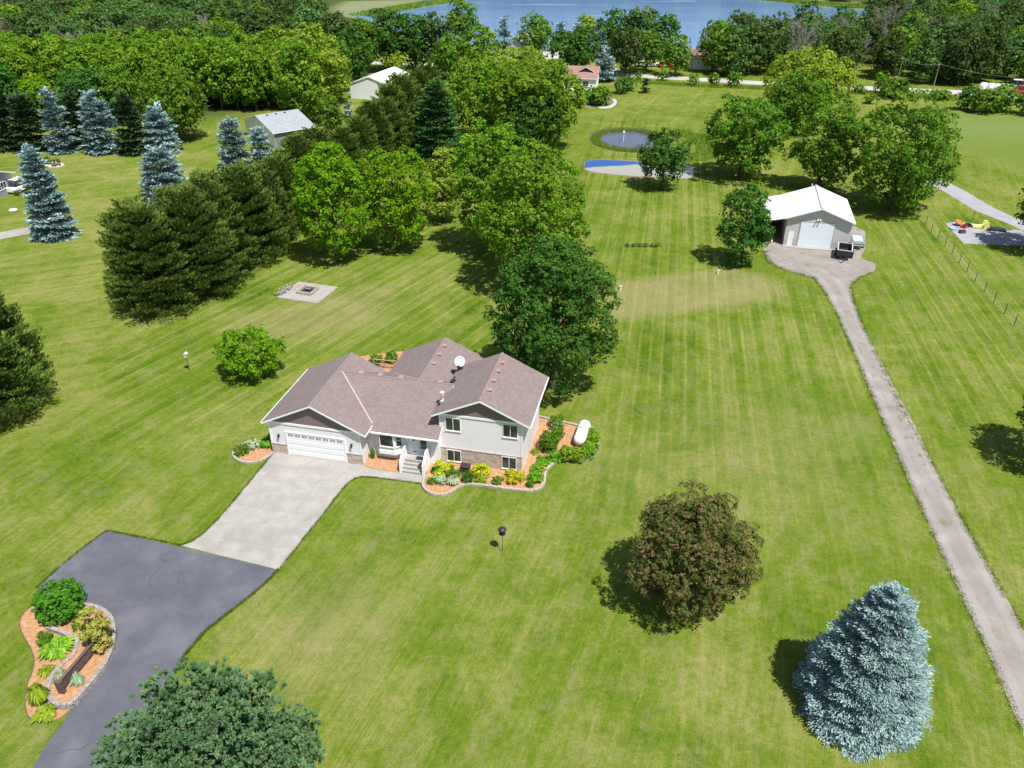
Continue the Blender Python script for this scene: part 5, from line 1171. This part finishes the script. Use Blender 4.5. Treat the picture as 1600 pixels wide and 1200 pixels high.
# around the far road and shore
for bx, m, l in (((500, 22, 552, 100), 'forest', 'grey-green tree behind the tall pale tree at the belt end'), ((528, 42, 580, 128), 'dark', 'dark tree just left of the white shed'), ((548, 30, 592, 104), 'green', 'green tree behind the dark one left of the white shed'), ((455, 20, 515, 90), 'forest', 'wide dark tree far behind the belt end'), ((498, 62, 548, 150), 'green', 'green tree right beside the tall pale tree'), ((574, 14, 640, 100), 'dark', 'dark rounded shoreline tree above the white shed'), ((618, 22, 676, 100), 'dark', 'dark rounded tree right of the one above the white shed'), ((655, 26, 706, 102), 'forest', 'dark broad tree at the left lake edge'),
                 ((604, 86, 634, 112), 'willow', 'small pale bush behind the white shed'), ((700, 4, 746, 66), 'green', 'tall light tree in front of the lake'), ((676, 58, 730, 115), 'green', 'bushy green tree by the road right of the shed'),
                 ((726, 45, 784, 114), 'maple', 'yellowish tree left of the lone lakeside spruce'), ((812, 27, 860, 85), 'green', 'oval green tree right of the white cottage'), ((861, 50, 920, 106), 'dark', 'wide dark tree behind the red-roofed house'),
                 ((888, 46, 936, 104), 'dark', 'wide dark tree right part behind the red-roofed house'), ((903, 27, 930, 55), 'willow', 'pale thin tree at the lake right of two blue spruces'), ((930, 20, 985, 80), 'dark', 'tall dark tree on the shore right of the white house'),
                 ((955, 48, 1005, 110), 'forest', 'tree between the lakeside cars and the blue spruce'), ((975, 14, 1030, 80), 'forest', 'highest tree of the central shore clump'), ((990, 52, 1035, 106), 'green', 'tree in the middle of the central shore clump'),
                 ((1020, 28, 1060, 82), 'dark', 'rounded dark tree at the right of the central shore clump'), ((1036, 60, 1080, 112), 'green', 'green tree right of the red car'), ((1096, 33, 1140, 104), 'green', 'first tree right of the beige garage'),
                 ((1120, 60, 1160, 112), 'green', 'low tree by the road right of the beige garage')):
    broad(bx, m, l, nb=26, lump=.34, px=2.4)
spruce((776, 27, 800, 92), BL, 'lone dark blue spruce in front of the lake')
spruce((864, 34, 890, 68), BL, 'far blue spruce on the shore, left of the pair')
spruce((892, 38, 913, 66), BL, 'far blue spruce on the shore, right of the pair')
spruce((927, 49, 948, 92), BL, 'slim blue spruce behind the big roadside blue spruce')
spruce((923, 78, 963, 129), BL, 'big blue spruce at the roadside by the red-roofed house')
spruce((1002, 130, 1015, 146), GR, 'small dark conifer alone in the far lawn')
shrub((961, 126, 984, 146), 'forest', 'grey-green shrub in the far lawn', lo=.2, px=2.2)
shrub((974, 121, 990, 142), 'green', 'narrow green shrub behind the grey-green shrub', lo=.2, px=2.2)
shrub((900, 136, 932, 162), 'box', 'left half of the clipped hedge by the red-roofed house', name='hedge', lo=.2, px=2.0, nb=20)
shrub((922, 138, 953, 164), 'box', 'right half of the clipped hedge by the red-roofed house', name='hedge', lo=.2, px=2.0, nb=20)
for bx, m, l in (((1377, 127, 1426, 154), 'green', 'round bush left of the utility pole bases'), ((1497, 140, 1530, 172), 'dark', 'dark bush, left of the big roadside bushes'), ((1520, 142, 1566, 177), 'green', 'middle one of the big roadside bushes'), ((1548, 135, 1592, 176), 'green', 'rightmost large roadside bush'), ((1588, 148, 1640, 180), 'green', 'bush cut off by the right edge near the road'),
                 ((1368, 112, 1388, 146), 'green', 'slim sapling left of the round roadside bush'), ((1352, 152, 1368, 162), 'green', 'tiny tree in the lawn by the willow'), ((1336, 136, 1350, 146), 'green', 'small bush at the road right of the willow'), ((994, 113, 1002, 126), 'green', 'small roadside bush near the blue spruce'),
                 ((1030, 115, 1042, 126), 'green', 'second small roadside bush from the blue spruce'), ((1078, 120, 1090, 134), 'green', 'third small roadside bush from the blue spruce'), ((1110, 116, 1122, 134), 'green', 'fourth small roadside bush from the blue spruce'), ((1137, 112, 1155, 136), 'green', 'fifth roadside bush from the blue spruce'), ((1455, 143, 1485, 156), 'green', 'low bush at the foot of the right utility pole')):
    shrub(bx, m, l, lo=.2, px=2.2, nb=14)
# garden bed in the left neighbour lawn
shrub((70, 246, 78, 257), 'green', 'left small plant in the stone bed of the neighbour lawn', lo=.15, nb=6); shrub((82, 250, 92, 259), 'red', 'reddish plant in the stone bed of the neighbour lawn', lo=.15, nb=6)

# ------------------------------------------------------------------ pine row beside the lot: five models, copied along two lines
def protos(n, maker, mat, name, bark='bark'):
    out = []
    for k in range(n):
        SEED[0] += 1; V, t_, h, tips = maker(SEED[0], k)
        out.append((np_mesh(name + '_crown', V, 4, t_), h, tips, mat, bark))
    res = []
    for me, h, tips, m, bk in out:
        me.materials.append(M[m]); tm = trunk_mesh(h, h * .016 + .05, tips, .85, 3).build('tmp', M[bk], smooth=True); tme = tm.data; bpy.data.objects.remove(tm); res.append((me, tme, h))
    return res
def place(pr, x, y, H_, name, label, group, rnd, wide=1.0):
    me, tme, h = pr; s = H_ / h
    o = empty(name, (x, y, 0), rnd.uniform(0, 6.28), label, 'tree', group); o.scale = (s * wide, s * wide, s)
    for nm, m_ in (('crown', me), ('trunk', tme)):
        c = bpy.data.objects.new(nm, m_); COL.objects.link(c); c.parent = o
    return o
pp_ = protos(4, lambda s, k: (*gen_spruce(10.5, 4.6, .24, s, .52, 1.0, .85, 0, .75), 10.5, None), 'pine', 'pine')
rnd = random.Random(5)
L1 = [(-39.3, 78.8, 10.9), (-36.4, 83.2, 11.2), (-35.4, 88.7, 11.2), (-33.2, 93.4, 10.8), (-32.6, 98.5, 10.3), (-31.2, 104, 10.3), (-29.8, 110, 10.3), (-28.4, 116, 10.2), (-26.2, 122, 9.8), (-25.0, 128, 9.8), (-24.0, 134, 10), (-22.6, 140, 10), (-21.6, 146, 10.4), (-21.2, 152, 11), (-20, 158, 11), (-18.5, 164, 11), (-17, 170, 10.5)]
L2 = [(-41.9, 83.0, 10.2), (-39.6, 88.8, 10), (-37.2, 94.0, 9.6), (-35.8, 100, 9.0), (-34.2, 106, 8.8), (-32.6, 112, 9), (-31.4, 118, 9)]
ordn = ['first', 'second', 'third', 'fourth', 'fifth', 'sixth', 'seventh', 'eighth', 'ninth', 'tenth', 'eleventh', 'twelfth', 'thirteenth', 'fourteenth', 'fifteenth', 'sixteenth', 'seventeenth']
for L_, side in ((L1, 'right'), (L2, 'left')):
    for i, (x, y, h) in enumerate(L_):
        place(pp_[(i * 3 + (side == 'left')) % 4], x + rnd.uniform(-.5, .5), y, h * rnd.uniform(.93, 1.07), 'pine_tree', 'dark pine of the dense row, %s from the near end on its %s side' % (ordn[i], side), 'pines of the dense row', rnd, 1.0)

# maple belt behind the spruces and the woods
mp = protos(5, lambda s, k: ((lambda g: (g[0], g[1], 15.5, g[2][::3]))(gen_broad(15.5, 4.5, .10, .50, s, 36, .34, 2.5, 0, .2))), 'maple', 'maple', 'bark')
fp_ = protos(5, lambda s, k: ((lambda g: (g[0], g[1], 13, g[2][::3]))(gen_broad(13, [5.0, 6.0, 4.6, 5.6, 4.2][k], .04, .62, s, 30, .36, 2.6, 0, .25))), 'forest', 'wood')
dp_ = protos(2, lambda s, k: ((lambda g: (g[0], g[1], 13, g[2]))(gen_bare(13, 4.6, s))), 'twig', 'bare', 'barkpale')
gp_ = protos(2, lambda s, k: ((lambda g: (g[0], g[1], 12, g[2][::3]))(gen_broad(12, 5.0, .04, .60, s, 28, .36, 2.6, 0, .25))), 'maple', 'light')
k = 0
for row, (x0, y0, x1, y1, n) in enumerate(((-128, 177, -42, 181, 19), (-132, 184, -44, 188, 18), (-136, 192, -46, 195, 17))):
    for i in range(n):
        s = (i + rnd.uniform(-.25, .25)) / (n - 1); x = x0 + (x1 - x0) * s; y = y0 + (y1 - y0) * s + rnd.uniform(-1.2, 1.2)
        place(mp[k % 5], x, y, rnd.uniform(12.6, 14.8), 'maple_tree', 'yellow-green maple in the %s rank of the long belt across the left background' % ['front', 'middle', 'back'][row], 'maples in the %s rank of the belt' % ['front', 'middle', 'back'][row], rnd); k += 1
def inpoly(x, y, P):
    c = False; n = len(P)
    for i in range(n):
        x0, y0 = P[i]; x1, y1 = P[(i+1) % n]
        if (y0 > y) != (y1 > y) and x < (x1-x0) * (y-y0) / (y1-y0) + x0: c = not c
    return c
def scatter(P, d, seed, avoid=()):
    r = random.Random(seed); xs_ = [p[0] for p in P]; ys_ = [p[1] for p in P]; out = []
    cell = {}
    for _ in range(26000):
        x = r.uniform(min(xs_), max(xs_)); y = r.uniform(min(ys_), max(ys_))
        if not inpoly(x, y, P) or any(inpoly(x, y, a) for a in avoid): continue
        if abs(x) > .72 * y * 1.0 + 8: continue
        q = (int(x // d), int(y // d)); ok = True
        for a in (-1, 0, 1):
            for b_ in (-1, 0, 1):
                for (u, v) in cell.get((q[0]+a, q[1]+b_), ()):
                    if (u-x)**2 + (v-y)**2 < d*d: ok = False
        if ok: cell.setdefault(q, []).append((x, y)); out.append((x, y))
    return sorted(out, key=lambda p: p[1])
G2 = lambda *pts: [tuple(at(*p)[:2]) for p in pts]
WR = G2((1095, 112), (1120, 121), (1200, 122), (1330, 127), (1450, 133), (1540, 134), (1700, 143), (1960, 160), (1800, -10), (1500, 14), (1440, 42), (1400, 56), (1340, 70), (1250, 84), (1180, 92), (1130, 95), (1100, 97))
WL = [(-140, 200), (-50, 200), (-52, 215), (-58, 245), (-66, 290), (-80, 340), (-100, 385), (-118, 405), (-118, 432), (-330, 432), (-300, 300), (-180, 200)]
CLEAR = G2((312, 52), (402, 50), (470, 34), (520, 22), (520, 8), (400, 16), (330, 20))
def wood(P, d, seed, nind, what, hs, dead, avoid=()):
    pts = scatter(P, d, seed, avoid); r = random.Random(seed + 1); rest = []
    for i, (x, y) in enumerate(pts):
        h = r.uniform(*hs); u = r.random()
        if i < nind:
            if u < dead: place(r.choice(dp_), x, y, h, 'bare_tree', 'grey leafless tree in the wood ' + what, 'grey bare trees in the wood ' + what, r)
            elif u < dead + .16: place(r.choice(gp_), x, y, h * .9, 'broadleaf_tree', 'light green leafy tree in the wood ' + what, 'light trees in the wood ' + what, r)
            else: place(r.choice(fp_), x, y, h, 'broadleaf_tree', 'dark green leafy tree in the wood ' + what, 'dark trees in the wood ' + what, r)
        else: rest.append((x, y, h, u))
    return rest
rest = wood(WR, 8.0, 21, 110, 'right of the lake behind the road', (10, 15), .20)
rest2 = wood(WL, 8.8, 33, 120, 'behind the maple belt', (11, 16), .10, (CLEAR,))
def massed(name, pts, label, seed):
    r = np.random.default_rng(seed); out = {'forest': ([], []), 'twig': ([], []), 'maple': ([], [])}
    lib = {}
    lib['twig'] = [gen_bare(13, 4.3, 950 + q, 500)[:2] for q in range(4)]
    for kk, (n_, R_, cb_, lf, dn) in {'forest': (16, 5.0, .03, 1.15, 2.2), 'maple': (16, 4.6, .03, 1.1, 2.2)}.items():
        lib[kk] = [gen_broad(13, R_, cb_, lf, 900 + q, n_, .42, dn, 0, .3)[:2] for q in range(4)]
    for (x, y, h, u) in pts:
        kk = 'twig' if u < .12 else ('maple' if u < .26 else 'forest'); V, t_ = lib[kk][r.integers(0, 4)]; a = r.uniform(0, 6.28); s = h / 13
        c, sn = math.cos(a), math.sin(a); W = np.stack([V[:, 0] * c - V[:, 1] * sn, V[:, 0] * sn + V[:, 1] * c, V[:, 2]], 1) * s + np.array([x, y, 0])
        out[kk][0].append(W); out[kk][1].append(np.clip(t_ * .7 + r.uniform(-.15, .4), 0, 1))
    Vs = []; ts = []; mi = []
    for j, kk in enumerate(('forest', 'twig', 'maple')):
        if out[kk][0]:
            V = np.concatenate(out[kk][0]); Vs.append(V); ts.append(np.concatenate(out[kk][1])); mi.append(np.full(len(V) // 4, j, dtype=np.int32))
    me = np_mesh(name, np.concatenate(Vs), 4, np.concatenate(ts))
    for kk in ('forest', 'twig', 'maple'): me.materials.append(M[kk])
    me.polygons.foreach_set('material_index', np.concatenate(mi)); return tag(link(name, me, None), label, 'woodland', None, 'stuff')
massed('woodland', rest + rest2, 'mass of distant trees at the back of both woods', 5)
far = [(x, y, random.uniform(11, 15), random.random()) for x, y in scatter([(-420, 436), (-100, 436), (-60, 452), (60, 470), (150, 440), (168, 398), (190, 372), (420, 372), (520, 640), (-520, 640)], 9.5, 77) if y < 560]
massed('far_shore_wood', far, 'dark tree line along the far shore of the lake', 6)

# ------------------------------------------------------------------ uncountable ground growth
def growth(name, pts, label, hh, wd, mat, seed, cat='reeds', up=.75):
    r = np.random.default_rng(seed); P = np.array(pts); n = len(P)
    d = norm(r.normal(0, .5, (n, 3)) + [0, 0, up]); L = hh * r.uniform(.5, 1.2, (n, 1)); s = norm(np.cross(d, r.normal(0, 1, (n, 3)))) * (wd * r.uniform(.6, 1.3, (n, 1)))
    b = np.stack([P[:, 0], P[:, 1], np.zeros(n)], 1)
    V = np.stack([b - s * .6, b + s * .6, b + d * L + s * .25, b + d * L - s * .25], 1).reshape(-1, 3)
    return tag(link(name, np_mesh(name, V, 4, r.uniform(0, 1, n)), M[mat]), label, cat, None, 'stuff')
def band(path, w_, n, seed, closed=True):
    P = smooth_path(path, 8, closed); P = np.vstack([P, P[:1]]) if closed else P
    seg = np.hypot(*np.diff(P, axis=0).T); S = np.concatenate([[0], np.cumsum(seg)]); r = np.random.default_rng(seed)
    s = r.uniform(0, S[-1], n); x = np.interp(s, S, P[:, 0]); y = np.interp(s, S, P[:, 1]); i = np.clip(np.searchsorted(S, s) - 1, 0, len(seg) - 1)
    d = np.diff(P, axis=0)[i] / seg[i][:, None]; o = r.uniform(0, 1, n) ** 1.0 * w_
    return np.stack([x + d[:, 1] * o, y - d[:, 0] * o], 1)
pond_c = [at(*p) for p in POND]
growth('reeds', band(pond_c[::-1], -1.6, 9000, 1), 'tall reeds and grass ringing the round pond', .75, .05, 'reed', 2)
growth('reeds', band([at(*p) for p in ((1032, 238), (1060, 243), (1085, 240), (1086, 228), (1070, 216), (1045, 210))], 4.5, 7000, 8, False), 'tall meadow grass on the right bank of the round pond', .6, .06, 'reed', 9)
growth('rough_grass', band([at(*p) for p in ((965, 122), (1060, 131), (1200, 137), (1330, 143), (1440, 150), (1500, 154))], 3.2, 9000, 3, False), 'rough grass and weeds along the road ditch', .7, .10, 'reed', 4, 'grass')
growth('reeds', band([at(*p) for p in ((545, 24), (600, 14), (640, 7), (700, -1))], 12, 5000, 12, False), 'pale reeds at the left end of the lake', 1.2, .3, 'reed', 13)
growth('reeds', band([at(*p) for p in ((1150, -3), (1300, 11), (1385, 15), (1425, 20))], -14, 7000, 14, False), 'pale reeds along the far right lake shore', 1.2, .35, 'reed', 15)

# ragged grass creeping over the edges of the paving and the gravel
def edge_tufts(name, pts, n, seed, label, spread=.14, closed=False, hh=.08):
    P = np.array([at(*p)[:2] for p in pts]); P = np.vstack([P, P[:1]]) if closed else P
    seg = np.hypot(*np.diff(P, axis=0).T); S = np.concatenate([[0], np.cumsum(seg)]); r = np.random.default_rng(seed)
    cl = r.uniform(0, S[-1], n // 14); s = np.clip(cl[r.integers(0, len(cl), n)] + r.normal(0, .16, n), 0, S[-1] - 1e-3); x = np.interp(s, S, P[:, 0]); y = np.interp(s, S, P[:, 1]); i = np.clip(np.searchsorted(S, s) - 1, 0, len(seg) - 1)
    d = np.diff(P, axis=0)[i] / seg[i][:, None]; o = r.normal(0, spread, n)
    growth(name, np.stack([x + d[:, 1] * o, y - d[:, 0] * o], 1), label, hh, .035, 'tuft', seed, 'grass')
M['tuft'] = leaf_mat('grass_tuft', [(0, (.07, .14, .008)), (.5, (.13, .20, .016)), (1, (.21, .26, .05))], .5)
edge_tufts('edge_grass', [(1272, 434), (1293, 463), (1312, 498), (1337, 557), (1369, 633), (1402, 710), (1455, 828), (1535, 1000), (1597, 1140)], 9000, 61, 'grass tufts creeping over the left edge of the gravel drive', .16)
edge_tufts('edge_grass', [(1600, 985), (1550, 895), (1500, 806), (1450, 712), (1400, 620), (1350, 516), (1335, 475), (1328, 447), (1343, 433), (1366, 424)], 8000, 62, 'grass tufts creeping over the right edge of the gravel drive', .16)
edge_tufts('edge_grass', [(1193, 392), (1201, 409), (1222, 420), (1248, 428), (1272, 434)], 2500, 63, 'grass tufts at the rim of the gravel yard', .25)
edge_tufts('edge_grass', [(435, 890), (413, 913), (380, 940), (350, 963), (320, 987), (290, 1022), (262, 1070)], 4500, 64, 'grass tufts along the right edge of the asphalt', .07, hh=.09)
edge_tufts('edge_grass', [(58, 918), (85, 893), (117, 866), (140, 848), (167, 829), (283, 852), (300, 846), (318, 834), (345, 807), (428, 707)], 5500, 65, 'grass tufts along the left edge of the driveway', .06, hh=.09)
edge_tufts('edge_grass', [(436, 890), (520, 784), (535, 764), (546, 753), (556, 747), (568, 744.5), (600, 748), (661, 756)], 4000, 66, 'grass tufts along the lawn edge of the concrete', .05, hh=.08)
